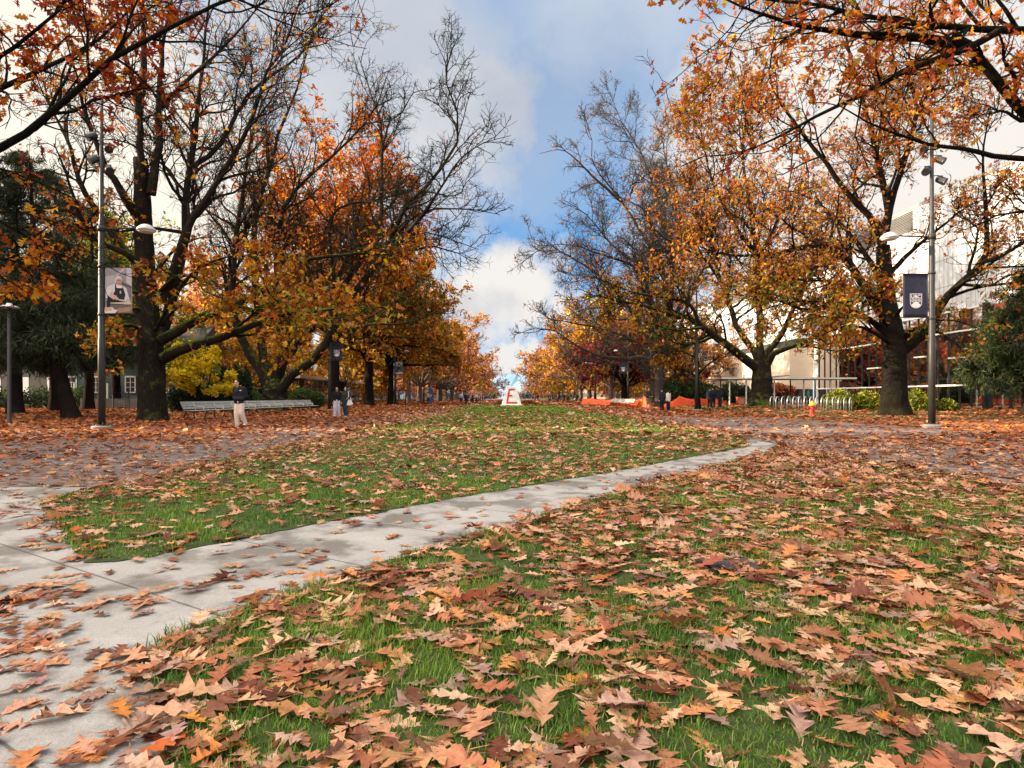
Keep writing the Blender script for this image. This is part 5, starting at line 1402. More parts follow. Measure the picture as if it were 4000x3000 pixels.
# ---------------------------------------------------------------- bike racks and bicycles
hoop = None
ends = (GZ(3012, 1598), GZ(3335, 1606))
for k in range(15):
    u = k/14; px = 3015+u*308; yy = ends[0][1]*(1-u)+ends[1][1]*u; xx = XA(px, yy); zz = float(ground_z(np.array([xx]), np.array([yy]))[0])
    if hoop is None:
        a = np.linspace(0, PI, 11); w_ = .42; hh = .88
        pts = [(0, w_, -.05), (0, w_, hh-.3)]+[(0, w_*math.cos(q), hh-.3+.3*math.sin(q)) for q in a[1:-1]]+[(0, -w_, hh-.3), (0, -w_, -.05)]
        hoop = MB().tube(pts, .032, 10).build('bike_rack', M['galv'], smooth=True)
        h = tag(hoop, 'one of the grey steel bike rack hoops in the row behind the fire hydrant', 'bike rack', 'bike rack hoops')
    else:
        h = hoop.copy(); COL.objects.link(h)
    h.location = (xx, yy, zz); h.rotation_euler = (0, 0, math.radians(-38))
def bicycle(label, x, y, z, rz, col):
    t = thing('bicycle', label, 'bicycle', (x, y, z), rz)
    for wx in (-.52, .52):
        a = np.linspace(0, 2*PI, 29)
        tire = MB().tube([(wx+.33*math.cos(q), 0, .34+.33*math.sin(q)) for q in a], .02, 6, cap=False).build('wheel', M['black'], t)
        mb = MB()
        for q in a[:28:2]: mb.tube([(wx, 0, .34), (wx+.32*math.cos(q), 0, .34+.32*math.sin(q))], .003, 3)
        mb.build('spokes', M['galv'], tire)
    mb = MB(); B, S, Hd, R_, Fr = (-.08, 0, .28), (-.22, 0, .84), (.36, 0, .82), (-.52, 0, .34), (.52, 0, .34)
    for a, b in ((B, S), (B, Hd), ((-.2, 0, .78), Hd), (B, R_), (R_, (-.2, 0, .78)), ((.33, 0, .92), Fr)): mb.tube([a, b], .017, 7)
    mb.build('frame', col, t)
    MB().tube([(-.36, 0, .88), (-.24, 0, .90), (-.10, 0, .88)], [.06, .055, .02], 8).build('saddle', M['black'], t)
    MB().tube([(.28, .27, .95), (.36, .18, 1.0), (.34, 0, .95), (.36, -.18, 1.0), (.28, -.27, .95)], .013, 6).build('handlebar', M['black'], t)
    return t
gx, gy, gz_ = GZ(3085, 1598)
bicycle('dark bicycle standing in the bike rack hoops', gx, gy+.3, gz_, math.radians(12), M['black'])
gx, gy, gz_ = GZ(3140, 1596)
bicycle('grey bicycle leaning deeper in the bike rack hoops', gx, gy+1.6, gz_, math.radians(-25), M['galv'])

# ---------------------------------------------------------------- flat canopy, cabinet, column, bollard, cover
t = thing('canopy_shelter', 'long flat roofed canopy on thin pale posts before the glass hall', 'shelter', (27, 61, 0))
MB().box(-6.6, 6.2, -2.4, 2.4, 2.80, 2.92).build('roof', plain('canopy roof', (.12, .10, .09), .6), t, bevel=.02)
MB().box(-6.64, 6.24, -2.44, -2.402, 2.78, 2.94).build('fascia', M['steelw'], t)
for k, px in enumerate((2850, 2915, 3025, 3140, 3243)):
    xx = XA(px, 59.2)-27
    MB().lathe([(.07, .15), (.07, 2.8)], 10, (xx, -1.8, 0)).build('post', M['steelw'], t)
    MB().lathe([(.06, .15), (.06, 2.8)], 10, (xx+.4, 1.9, 0)).build('post', M['pole'], t)
t = thing('cabinet', 'small orange red equipment cabinet under the canopy', 'cabinet', (XA(2893, 60.5), 60.5, .25))
MB().box(-.34, .34, -.3, .3, .08, .78).build('body', plain('orange red steel', (.38, .07, .035), .5, 0, .1), t, bevel=.02)
MB().box(-.36, .36, -.32, .32, .782, .83).build('lid', plain('dull orange', (.45, .14, .08), .5), t)
mb = MB()
for sx in (-.28, .28):
    for sy in (-.24, .24): mb.lathe([(.06, 0), (.06, .08)], 10, (sx, sy, 0))
mb.build('foot', M['black'], t)
mb = MB(); mb.box(-.25, .25, -.315, -.303, .15, .70); mb.build('door', plain('pale door panel', (.5, .24, .17), .5), t)
y = 92
t = thing('phone_column', 'bright blue emergency phone column on the left walkway', 'emergency phone', (XA(1684, y), y, 0))
MB().box(-.17, .17, -.15, .15, 0, 2.35).build('body', M['blue'], t, bevel=.03)
MB().lathe([(.16, 2.352), (.16, 2.45), (.12, 2.56), (.05, 2.62)], 14).build('beacon', plain('blue beacon', (.05, .2, .75), .2), t, smooth=True)
MB().box(-.12, .12, -.165, -.153, 1.1, 1.5).build('phone_panel', M['galv'], t)
x, y = GZ(3907, 1602)[:2]
t = thing('bollard', 'short black dome topped bollard near the right edge', 'bollard', (x, y, 0))
MB().lathe([(.10, 0), (.10, .22), (.13, .24), (.13, .34), (.10, .42), (.04, .46)], 16).build('body', M['black'], t, smooth=True)
MB().lathe([(.14, 0), (.14, .03), (.105, .035)], 16).build('base', M['concpale'], t)
x, y = G(2850, 2225)
t = thing('utility_cover', 'dark metal utility cover half buried in the leafy grass', 'utility cover', (x, y, .02), .1)
MB().box(-.17, .17, -.15, .15, -.02, .012).build('frame', M['pole'], t)
MB().box(-.15, .15, -.13, .13, .0125, .022).build('lid', plain('cast iron', (.05, .045, .045), .6, .3, .3, 30, .5, 120), t)
# ================================================================= BUILDINGS
M['beige'] = plain('beige panel wall', (.66, .53, .41), .8, 0, .05, .6, dirt=(.58, .45, .34))
M['dark'] = plain('dark recess', (.03, .028, .027), .7)
M['whitem'] = plain('white trim', (.70, .69, .67), .5, 0, .04)
M['redwall'] = plain('brick red panel', (.22, .045, .035), .7, 0, .15, 2)
M['innerwall'] = plain('hall inner wall', (.42, .40, .36), .8, 0, .25, .4)
def slatmat():
    m, nt, out = nodemat('white slatted cladding')
    b = N(nt, 'ShaderNodeBsdfPrincipled'); b.inputs['Roughness'].default_value = .45; b.inputs['Metallic'].default_value = .15
    tc = N(nt, 'ShaderNodeTexCoord'); sx = N(nt, 'ShaderNodeSeparateXYZ'); nt.links.new(tc.outputs['Object'], sx.inputs[0])
    w1 = math_(nt, 'ABSOLUTE', math_(nt, 'SUBTRACT', math_(nt, 'FRACT', math_(nt, 'MULTIPLY', sx.outputs[1], 1.9)), .5))
    w2 = math_(nt, 'ABSOLUTE', math_(nt, 'SUBTRACT', math_(nt, 'FRACT', math_(nt, 'MULTIPLY', sx.outputs[2], .42)), .5))
    f = noise(nt, tc.outputs['Object'], .8, 5, .7)
    c = ramp(nt, f, [(.3, (.42, .44, .47)), (.7, (.56, .58, .61))])
    c = mixc(nt, 1, c, ramp(nt, w1, [(.04, (.62, .62, .63)), (.10, (1, 1, 1))]), 'MULTIPLY')
    c = mixc(nt, 1, c, ramp(nt, w2, [(.012, (.6, .6, .6)), (.03, (1, 1, 1))]), 'MULTIPLY')
    nt.links.new(c, b.inputs['Base Color'])
    bn = N(nt, 'ShaderNodeBump'); bn.inputs['Strength'].default_value = .6; bn.inputs['Distance'].default_value = .05; nt.links.new(w1, bn.inputs['Height'])
    nt.links.new(bn.outputs[0], b.inputs['Normal']); nt.links.new(b.outputs[0], out.inputs[0])
    return m
M['slats'] = slatmat()
def glassmat(name, tint, refl=.9):
    m, nt, out = nodemat(name)
    g = N(nt, 'ShaderNodeBsdfGlossy'); g.inputs['Roughness'].default_value = .03; g.inputs[0].default_value = (refl, refl, refl, 1)
    t = N(nt, 'ShaderNodeBsdfTransparent'); t.inputs[0].default_value = (*tint, 1)
    fr = N(nt, 'ShaderNodeFresnel'); fr.inputs[0].default_value = 1.5
    tc = N(nt, 'ShaderNodeTexCoord'); bn = N(nt, 'ShaderNodeBump'); bn.inputs['Strength'].default_value = .04
    nt.links.new(noise(nt, tc.outputs['Object'], .9, 2), bn.inputs['Height']); nt.links.new(bn.outputs[0], g.inputs['Normal'])
    s = N(nt, 'ShaderNodeMixShader'); nt.links.new(math_(nt, 'ADD', fr.outputs[0], .20), s.inputs[0])
    nt.links.new(t.outputs[0], s.inputs[1]); nt.links.new(g.outputs[0], s.inputs[2]); nt.links.new(s.outputs[0], out.inputs[0])
    return m
M['glass'] = glassmat('facade glass', (.50, .53, .52))
M['glassg'] = glassmat('green glass', (.42, .52, .44))
M['louvre'] = plain('louvre', (.22, .21, .20), .6, .2)

t = thing('museum_hall', 'large hall with white slatted cladding over a tall glass front, right', 'building', (38, 60, 0))
def yb(y): return y-60
MB().box(.25, 22, yb(36), yb(142), 8.4, 18.8).build('cladding', M['slats'], t)
MB().box(.2, 22, yb(36), yb(142), 18.82, 19.1).build('roof', M['louvre'], t)
mb = MB()
for z in np.arange(16.9, 18.7, .16): mb.bar((.16, yb(58), z), (.16, yb(112), z), .10, .05)
mb.build('louvre', M['louvre'], t)
mb = MB()
for k, y in enumerate(np.arange(49.2, 75.3, 1.30)): mb.box(0, .16, yb(y)-.03, yb(y)+.03, .0, 8.36)
mb.build('window_frame', M['pole'], t)
mb = MB()
for z, a, b in ((2.0, 49, 75.5), (8.33, 49, 75.5), (6.55, 49, 57), (6.5, 60.6, 70), (4.35, 50, 53), (4.7, 56, 57.5), (4.0, 63, 65)): mb.box(-.07, .10, yb(a), yb(b), z, z+.13)
mb.build('trim', M['whitem'], t)
mb = MB(); mb.add([(.08, yb(49), .05), (.08, yb(75.4), .05), (.08, yb(75.4), 8.3), (.08, yb(49), 8.3)], [(0, 1, 2, 3)]); mb.build('window', M['glass'], t)
mb = MB(); mb.box(.3, 14, yb(38), yb(75.4), 1.85, 1.98); mb.box(.3, 14, yb(38), yb(75.4), -.05, .06); mb.build('floor', M['concpale'], t)
mb = MB(); mb.box(9, 9.2, yb(38), yb(75.4), .06, 8.38); mb.box(.3, 9, yb(75.2), yb(75.4), .06, 8.38); mb.build('back_wall', M['innerwall'], t)
mb = MB()
for y in np.arange(50.5, 75, 2.6): mb.lathe([(.17, .07), (.17, 8.3)], 12, (1.1, yb(y), 0))
mb.build('column', M['whitem'], t)
mb = MB()
for a, b, z0, z1 in ((49.2, 51.7, 2.2, 3.9), (53, 55.4, 2.1, 6.4), (57, 58.2, 2.2, 4.6), (50.2, 52.9, 6.8, 8.2), (61, 62, 2.1, 3.6)): mb.box(.55, .65, yb(a), yb(b), z0, z1)
mb.build('red_panel', M['redwall'], t)
mb = MB(); mb.box(-.02, 20, yb(75.42), yb(76.38), 0, 8.38); mb.build('end_wall', M['whitem'], t)
# warm lit room inside the glass
m, nt_, out = nodemat('lit room'); e = N(nt_, 'ShaderNodeEmission'); e.inputs[0].default_value = (1, .50, .15, 1); e.inputs[1].default_value = 1.4; nt_.links.new(e.outputs[0], out.inputs[0])
mb = MB(); mb.lathe([(.12, 2.6), (.12, 4.6)], 10, (3.2, yb(71.3), 0)); mb.lathe([(.10, 2.6), (.10, 4.2)], 10, (3.2, yb(64.6), 0)); mb.build('interior_lamp', m, t)
# darker wing towards the camera
mb = MB(); mb.box(.22, 9, yb(36), yb(48.8), 4.9, 8.38); mb.build('wing_wall', M['redwall'], t)
mb = MB()
for y in np.arange(37, 49, 1.9): mb.box(-.05, .2, yb(y)-.06, yb(y)+.06, .02, 8.38)
mb.box(-.08, .18, yb(36), yb(48.7), 2.0, 2.14); mb.box(-.08, .18, yb(36), yb(48.7), 4.75, 4.88); mb.box(-.2, .3, yb(48.72), yb(49), .0, 8.6)
mb.build('wing_frame', M['black'], t)
mb = MB(); mb.add([(.06, yb(36), .05), (.06, yb(48.7), .05), (.06, yb(48.7), 4.9), (.06, yb(36), 4.9)], [(0, 1, 2, 3)]); mb.build('wing_window', M['glass'], t)
mb = MB(); mb.box(-.9, -.05, yb(69), yb(73.5), .05, .06); mb.build('step', M['concpale'], t)
mb = MB()
for y in (69.3, 70.6, 71.9, 73.2): mb.box(-.06, .02, yb(y)-.04, yb(y)+.04, .07, 1.98)
mb.build('door_frame', M['whitem'], t)

t = thing('beige_block', 'low beige concrete block with dark window slit beside the glass hall', 'building', (35, 100, 0))
MB().box(0, 2.9, -23.6, 36, 2.05, 7.2).build('wall', M['beige'], t)
mb = MB(); mb.box(-.06, .5, -23.65, 36.05, 7.203, 7.38); mb.build('parapet', M['whitem'], t)
mb = MB(); mb.box(-.025, -.002, -23.6, 36, 3.70, 3.79); mb.build('ledge', M['dark'], t)
mb = MB()
for y in np.arange(-18, 36, 6.2): mb.box(-.012, -.002, y, y+.035, 2.1, 3.69); mb.box(-.012, -.002, y+.5, y+.53, 3.8, 7.19)
mb.build('panel_joint', plain('joint', (.42, .33, .24), .8), t)
MB().box(1.0, 3.1, -23.6, 36, 7.39, 8.38).build('window_slit', M['dark'], t)
mb = MB(); mb.box(.5, 2.9, -10, 36, .0, 2.04); mb.build('lower_wall', M['beige'], t)
MB().box(1.2, 2.9, -23.6, -10.02, 0, 2.04).build('recess', M['dark'], t)

# ---- teal wooden house behind the conifers
M['teal'] = plain('teal siding', (.060, .105, .105), .75, 0, .12, 3)
t = thing('wooden_house', 'teal wooden house with white windows behind the dark conifers', 'house', (-37, 60, 0))
mb = MB()
for k in range(28): mb.box(-7, 6.5, -.02-.012, 5, .75+k*.19, .75+k*.19+.186)
mb.build('wall', M['teal'], t)
MB().box(-7.05, 6.55, -.01, 5.02, 0, .745).build('foundation', M['concpale'], t)
mb = MB(); mb.add([(-7.6, -.7, 6.0), (7.1, -.7, 6.0), (7.1, 2.5, 8.3), (-7.6, 2.5, 8.3), (-7.6, 5.7, 6.0), (7.1, 5.7, 6.0), (-7.6, -.7, 5.85), (7.1, -.7, 5.85), (-7.6, 5.7, 5.85), (7.1, 5.7, 5.85)], [(0, 1, 2, 3), (3, 2, 5, 4), (0, 6, 7, 1), (4, 5, 9, 8), (0, 3, 4, 8, 6), (1, 7, 9, 5, 2), (6, 8, 9, 7)])
mb.build('roof', plain('roof shingle', (.06, .055, .05), .9, 0, .2, 2, .3), t)
for xx in (-5.6, -3.2, .15, 3.4, 5.2):
    f = MB()
    z0, z1, w_ = 1.55, 3.0, .52
    for a, b, c, d in ((-w_, -w_+.1, z0, z1), (w_-.1, w_, z0, z1), (-w_, w_, z0-.08, z0+.02), (-w_, w_, z1-.02, z1+.12), (-.025, .025, z0, z1), (-w_, w_, 2.0, 2.04), (-w_, w_, 2.48, 2.52)):
        f.box(xx+a, xx+b, -.10, -.036, c, d)
    fo = f.build('window', M['whitem'], t)
    MB().box(xx-w_+.1, xx+w_-.1, -.06, -.04, z0+.02, z1-.02).build('pane', plain('dark pane', (.05, .06, .065), .08), fo)
mb = MB(); mb.box(4.1, 6.2, -1.6, -.05, 0, .7); mb.box(4.1, 6.2, -2.1, -1.602, 0, .47); mb.box(4.1, 6.2, -2.6, -2.102, 0, .23); mb.build('steps', M['concpale'], t)
mb = MB()
for k in range(4): mb.bar((-6.6+k*1.6, -.5, 0), (-6.6+k*1.6, -.5, 2.4), .14, .14)
mb.build('porch_post', M['whitem'], t)
# pale house far left behind the conifers
t = thing('pale_house', 'pale low house glimpsed between the leftmost conifer trunks', 'house', (-52, 66, 0))
MB().box(-8, 7.5, 0, 6, 0, 5.2).build('wall', plain('pale siding', (.10, .095, .085), .8), t)
mb = MB(); mb.add([(-8.5, -.6, 5.2), (8, -.6, 5.2), (8, 6.6, 5.2), (-8.5, 6.6, 5.2), (-8.5, 3, 7.4), (8, 3, 7.4)], [(0, 1, 5, 4), (2, 3, 4, 5), (0, 4, 3), (1, 2, 5), (0, 3, 2, 1)]); mb.build('roof', M['dark'], t)
for xx in (-6, -3, 0, 3, 6): MB().box(xx-.5, xx+.5, -.03, -.003, 1.2, 3.2).build('window', M['whitem'], t)
# low grey panel fence and black gate
x0, x1 = XA(318, 55), XA(660, 55)
t = thing('panel_fence', 'low grey panel fence in front of the teal house', 'fence', (x0, 55, 0))
mb = MB(); w_ = x1-x0
for k in range(int(w_/.16)): mb.box(k*.16+.004, k*.16+.152, 0, .03, .10, .92)
mb.build('panel', plain('grey boards', (.22, .22, .21), .8, 0, .15), t)
for k in range(5): MB().box(k*w_/4-.05, k*w_/4+.05, -.06, -.005, 0, 1.0).build('post', M['concpale'], t)
t = thing('iron_gate', 'black metal gate with tall posts left of the mossy oak trunk', 'gate', (XA(472, 48), 48, 0))
for xx in (-.62, .62): MB().lathe([(.05, 0), (.05, 1.75), (.02, 1.8)], 8, (xx, 0, 0)).build('post', M['black'], t)
mb = MB()
for z in (.25, .85, 1.45): mb.bar((-.58, 0, z), (.58, 0, z), .03, .03)
for k in range(9): mb.bar((-.5+k*.125, 0, .25), (-.5+k*.125, 0, 1.45), .014, .014)
mb.build('leaf_frame', M['black'], t)

# ---- glass pavilion left of the mall
t = thing('glass_pavilion', 'low glass pavilion with a white roof edge behind the left row of trees', 'building', (-27.5, 84, 0))
MB().box(-14, .4, -4, 92, 3.55, 3.95).build('roof', M['whitem'], t)
MB().box(-14, -.1, -3.6, 92, -.05, .12).build('floor', M['concpale'], t)
mb = MB(); mb.add([(0, -3.6, .12), (0, 92, .12), (0, 92, 3.55), (0, -3.6, 3.55)], [(0, 1, 2, 3)]); mb.add([(-13.5, -3.6, .12), (0, -3.6, .12), (0, -3.6, 3.55), (-13.5, -3.6, 3.55)], [(0, 1, 2, 3)]); mb.build('window', M['glassg'], t)
mb = MB()
for y in np.arange(-3.5, 92, 2.7): mb.box(-.03, .06, y-.04, y+.04, .12, 3.55)
for x in np.arange(-13.4, 0, 2.7): mb.box(x-.04, x+.04, -3.66, -3.57, .12, 3.55)
mb.box(-.03, .06, -3.6, 92, 2.2, 2.28); mb.box(-13.5, 0, -3.67, -3.56, 2.2, 2.28)
mb.build('window_frame', M['galv'], t)
mb = MB()
for y in (12, 34, 58): mb.box(.07, .6, y, y+1.0, 0, 3.54)
mb.box(-9.5, -8.9, -3.9, -3.68, 0, 3.54)
mb.build('timber_post', plain('orange timber', (.50, .22, .06), .6, 0, .15), t)
mb = MB(); mb.box(-9.8, -9.5, -3, 92, .12, 3.5); mb.build('back_wall', plain('pavilion inner wall', (.30, .33, .26), .8, 0, .2, .5), t)

# ---- unseen halls, placed and sized to shade the near lawn; slit for one sun streak
M['hall'] = plain('hall concrete', (.34, .31, .28), .85, 0, .08, .5)
def hall(label, x, y0, y1, H):
    t = thing('unseen_hall', label, 'building', (x, y0, 0))
    MB().box(-16, 0, 0, y1-y0, 0, H).build('wall', M['hall'], t)
    MB().box(-16.3, .3, -.0, y1-y0, H+.003, H+.35).build('roof', M['louvre'], t)
    for z in np.arange(1.4, H-2, 3.5):
        mb = MB()
        for y in np.arange(1.5, y1-y0-2, 3.2): mb.box(.004, .05, y, y+2, z, z+1.7)
        mb.build('window', plain('hall pane', (.06, .07, .08), .08), t)
hall('unseen long concrete hall beyond the left edge, placed to shade the near lawn', -43, -55, 17.0, 24)
hall('unseen concrete hall beyond the left edge, placed for shade past a narrow sunlit gap', -43, 19.9, 44, 20)

# ---- long buildings behind the far rows
def far_building(label, x0, x1, y0, y1, H, col, side):
    t = thing('campus_block', label, 'building', ((x0+x1)/2, y0, 0)); w_ = (x1-x0)/2
    MB().box(-w_, w_, 0, y1-y0, 0, H).build('wall', plain('block wall', col, .85, 0, .12, .3), t)
    MB().box(-w_-.3, w_+.3, -.3, y1-y0+.3, H+.004, H+.4).build('roof', M['louvre'], t)
    xs = w_ if side > 0 else -w_
    for z in np.arange(1.0, H-1.5, 3.3):
        mb = MB()
        for y in np.arange(2, y1-y0-2, 3.0): mb.box(*sorted((xs+side*.005, xs+side*.06)), y, y+1.7, z, z+1.9)
        for x in np.arange(-w_+1, w_-2, 3.0): mb.box(x, x+1.7, -.06, -.005, z, z+1.9)
        mb.build('window', M['dark'], t)
far_building('brown block behind the far left row of trees', -62, -38, 178, 330, 9, (.20, .15, .12), 1)
far_building('brown block behind the far right row of trees', 38, 60, 150, 330, 9, (.20, .15, .12), -1)
# ================================================================= PEOPLE
def skinmat(rgb):
    m, nt, out = nodemat('skin'); a = N(nt, 'ShaderNodeVertexColor', layer_name='col')
    b = N(nt, 'ShaderNodeBsdfPrincipled'); b.inputs['Roughness'].default_value = .55; b.inputs['Subsurface Weight'].default_value = .08
    b.inputs['Subsurface Radius'].default_value = (.012, .005, .003)
    nt.links.new(a.outputs[0], b.inputs['Base Color']); nt.links.new(b.outputs[0], out.inputs[0]); return m
M['skin'] = skinmat(None)
def cloth(name, rgb, rough=.85): return plain(name, rgb, rough, 0, .12, 14, .25, 60, .2)
class Flesh:
    """closed tapered limbs and rounded masses, fused into one continuous surface"""
    def __init__(s): s.mb = MB()
    def limb(s, a, b, r0, r1, n=12, flat=1.0):
        a, b = np.array(a, float), np.array(b, float); d = (b-a)/max(np.linalg.norm(b-a), 1e-6)
        P = [a-d*r0*.95, a-d*r0*.7, a, a+(b-a)*.5, b, b+d*r1*.7, b+d*r1*.95]
        R = [r0*.3, r0*.72, r0, (r0+r1)/2, r1, r1*.72, r1*.3]
        s.mb.tube(P, R, n); return s
    def chain(s, pts, rad):
        for i in range(len(pts)-1): s.limb(pts[i], pts[i+1], rad[i], rad[i+1])
        return s
    def ball(s, c, r, nu=14, nv=9):
        r = np.broadcast_to(np.array(r, float), (3,))
        V = [(c[0]+r[0]*math.sin(PI*j/nv)*math.cos(2*PI*i/nu), c[1]+r[1]*math.sin(PI*j/nv)*math.sin(2*PI*i/nu), c[2]-r[2]*math.cos(PI*j/nv)) for j in range(1, nv) for i in range(nu)]
        n = len(V); V += [(c[0], c[1], c[2]-r[2]), (c[0], c[1], c[2]+r[2])]
        Fc = [(j*nu+i, j*nu+(i+1) % nu, (j+1)*nu+(i+1) % nu, (j+1)*nu+i) for j in range(nv-2) for i in range(nu)]
        Fc += [(n, (i+1) % nu, i) for i in range(nu)]+[(n+1, (nv-2)*nu+i, (nv-2)*nu+(i+1) % nu) for i in range(nu)]
        s.mb.add(V, Fc); return s
    def fuse(s, name, mat, parent, vox, colorf=None, smooth=2):
        o = s.mb.build(name, mat, None)
        m = o.modifiers.new('r', 'REMESH'); m.mode = 'VOXEL'; m.voxel_size = vox
        q = o.modifiers.new('s', 'SMOOTH'); q.iterations = smooth; q.factor = .5
        dg = bpy.context.evaluated_depsgraph_get(); me = bpy.data.meshes.new_from_object(o.evaluated_get(dg))
        me.name = name; me.materials.clear(); me.materials.append(mat)
        me.polygons.foreach_set('use_smooth', np.ones(len(me.polygons), bool))
        if colorf:
            V = np.empty(len(me.vertices)*3, np.float32); me.vertices.foreach_get('co', V); V = V.reshape(-1, 3)
            a = me.color_attributes.new('col', 'FLOAT_COLOR', 'POINT'); c = np.ones((len(V), 4), np.float32); c[:, :3] = colorf(V); a.data.foreach_set('color', c.ravel())
        bpy.data.objects.remove(o)
        n = bpy.data.objects.new(name, me); COL.objects.link(n); n.parent = parent
        return n
def person(label, loc, rz, H, J=None, top=None, legs=None, shoes=(.6, .6, .6), hair=(.012, .010, .010), skin=(.42, .25, .17), longhair=False, shorts=False, vox=.014, cap_=None, jacketlen=.50, puff=1.0, wide=1.0, group=None, loose=1.0, extra=None, pouch=False):
    """J overrides joints (fractions of height; figure faces -Y; x to the viewer's right)"""
    j = dict(pel=(0, 0, .53), wai=(0, 0, .61), che=(0, 0, .735), nec=(0, .005, .825), hea=(0, -.012, .925),
             shL=(-.098, 0, .80), elL=(-.135, .02, .635), wrL=(-.130, -.02, .50), shR=(.098, 0, .80), elR=(.135, .02, .635), wrR=(.130, -.02, .50),
             hiL=(-.048, 0, .52), knL=(-.055, -.012, .285), anL=(-.055, .01, .045), hiR=(.048, 0, .52), knR=(.055, -.012, .285), anR=(.055, .01, .045), toL=(0, -.075), toR=(0, -.075))
    j.update(J or {}); j = {k: np.array(v, float)*H for k, v in j.items()}
    t = thing('person', label, 'person', loc, rz, group)
    h = j['hea']; b = Flesh(); k = H
    # head: cranium, jaw, nose, ears, neck
    b.ball(h+np.array([0, .008, .010])*k, np.array([.044, .053, .053])*k).ball(h+np.array([0, -.014, -.028])*k, np.array([.034, .036, .042])*k)
    b.limb(h+np.array([0, -.050, .004])*k, h+np.array([0, -.060, -.016])*k, .005*k, .009*k, 8)
    for s in (-1, 1): b.ball(h+np.array([s*.045, .004, -.006])*k, np.array([.006, .012, .018])*k)
    b.limb(j['nec']-np.array([0, 0, .03])*k, h-np.array([0, -.01, .03])*k, .034*k, .030*k)
    # trunk and limbs under the clothes
    b.limb(j['pel'], j['che'], .045*k, .045*k); b.limb(j['shL'], j['shR'], .036*k, .036*k)
    for s in 'LR':
        b.chain([j['sh'+s], j['el'+s], j['wr'+s]], [.030*k, .024*k, .016*k]); b.chain([j['hi'+s], j['kn'+s], j['an'+s]], [.050*k, .033*k, .021*k])
        w = j['wr'+s]; d = (w-j['el'+s]); d = d/np.linalg.norm(d); sx = -1 if s == 'L' else 1
        u = np.cross(d, [0, 1, 0]); u = u/max(np.linalg.norm(u), 1e-6); v = np.cross(d, u)
        pal = w+d*.030*k
        b.limb(w, pal, .013*k, .020*k); b.limb(pal-v*.010*k, pal+v*.012*k, .012*k, .012*k)
        for q in range(4):                       # four curled fingers and a thumb from the side of the palm
            f0 = pal+d*.018*k+v*(-.018+.012*q)*k; ln = (.030, .036, .034, .026)[q]*k
            f1 = f0+d*ln*.55-u*sx*.004*k; f2 = f1+d*ln*.4-u*sx*.012*k
            b.chain([f0, f1, f2], [.0062*k, .0055*k, .0045*k])
        th = pal+v*(-.022)*k-d*.008*k; b.chain([th, th-v*.014*k+d*.012*k, th-v*.016*k+d*.028*k], [.007*k, .0065*k, .005*k])
        a = j['an'+s]; b.limb(a-np.array([0, 0, .02])*k, a+np.array([j['to'+s][0], j['to'+s][1], -.028*k]), .022*k, .018*k)
    sk = np.array(skin)
    def cf(V):
        C = np.tile(sk, (len(V), 1)); r = (V-h)/k
        for sx in (-1, 1):
            C[(np.hypot((r[:, 0]-sx*.017)/.009, (r[:, 2]-.002)/.0055) < 1) & (r[:, 1] < -.02)] = (.02, .015, .012)
            C[(np.hypot((r[:, 0]-sx*.018)/.013, (r[:, 2]-.016)/.004) < 1) & (r[:, 1] < -.02)] = np.array(hair)*1.5
        C[(np.hypot(r[:, 0]/.015, (r[:, 2]+.040)/.006) < 1) & (r[:, 1] < -.02)] = sk*np.array([.85, .5, .5])
        return C
    b.fuse('body', M['skin'], t, min(vox, .010) if vox < .02 else vox, cf)
    # hair
    f = Flesh(); f.ball(h+np.array([0, .016, .018])*k, np.array([.049, .052, .052])*k)
    if longhair:
        f.chain([h+np.array([0, .036, .0])*k, h+np.array([0, .048, -.07])*k, h+np.array([0, .045, -.15])*k], [.044*k, .046*k, .030*k])
        for s in (-1, 1): f.chain([h+np.array([s*.036, .0, .03])*k, h+np.array([s*.048, .0, -.03])*k, h+np.array([s*.056, -.012, -.12])*k, h+np.array([s*.058, -.02, -.17])*k], [.018*k, .017*k, .018*k, .010*k])
    f.fuse('hair', cloth('hair', hair, .5), t, vox)
    if cap_:
        f = Flesh(); f.ball(h+np.array([0, .006, .036])*k, np.array([.053, .057, .034])*k); f.limb(h+np.array([0, -.05, .026])*k, h+np.array([0, -.085, .02])*k, .022*k, .016*k); f.fuse('cap', cloth('cap cloth', cap_), t, vox)
    # upper garment
    f = Flesh(); hem = j['pel']*(1-(jacketlen-.5)*0)+np.array([0, 0, (jacketlen-.53)*k])
    for s in (-1, 1):
        o_ = np.array([s*.036*wide, 0, 0])*k
        f.limb(hem+o_, j['wai']+o_, .066*k*puff, .064*k*puff); f.limb(j['wai']+o_, j['che']+o_*1.2, .064*k*puff, .068*k*puff)
    f.limb(j['che'], j['nec']-np.array([0, 0, .02])*k, .072*k*puff, .040*k*puff); f.limb(j['shL']*.94+j['nec']*.06, j['shR']*.94+j['nec']*.06, .042*k*puff, .042*k*puff)
    f.limb(j['nec']-np.array([0, 0, .012])*k, j['nec']+np.array([0, 0, .010])*k, .042*k, .038*k)
    for s in 'LR': f.chain([j['sh'+s], j['el'+s], j['wr'+s]*.93+j['el'+s]*.07], [.041*k*puff, .035*k*puff, .026*k*puff])
    if pouch: f.limb(np.array([-.062, -.052, .585])*k, np.array([.07, -.052, .58])*k, .050*k, .050*k)
    tm = f.fuse('jacket', cloth('top cloth', top), t, vox, smooth=3)
    # trousers
    f = Flesh(); f.limb(j['hiL'], j['hiR'], .068*k, .068*k); f.limb(j['pel'], j['pel']+np.array([0, 0, .03])*k, .072*k, .068*k)
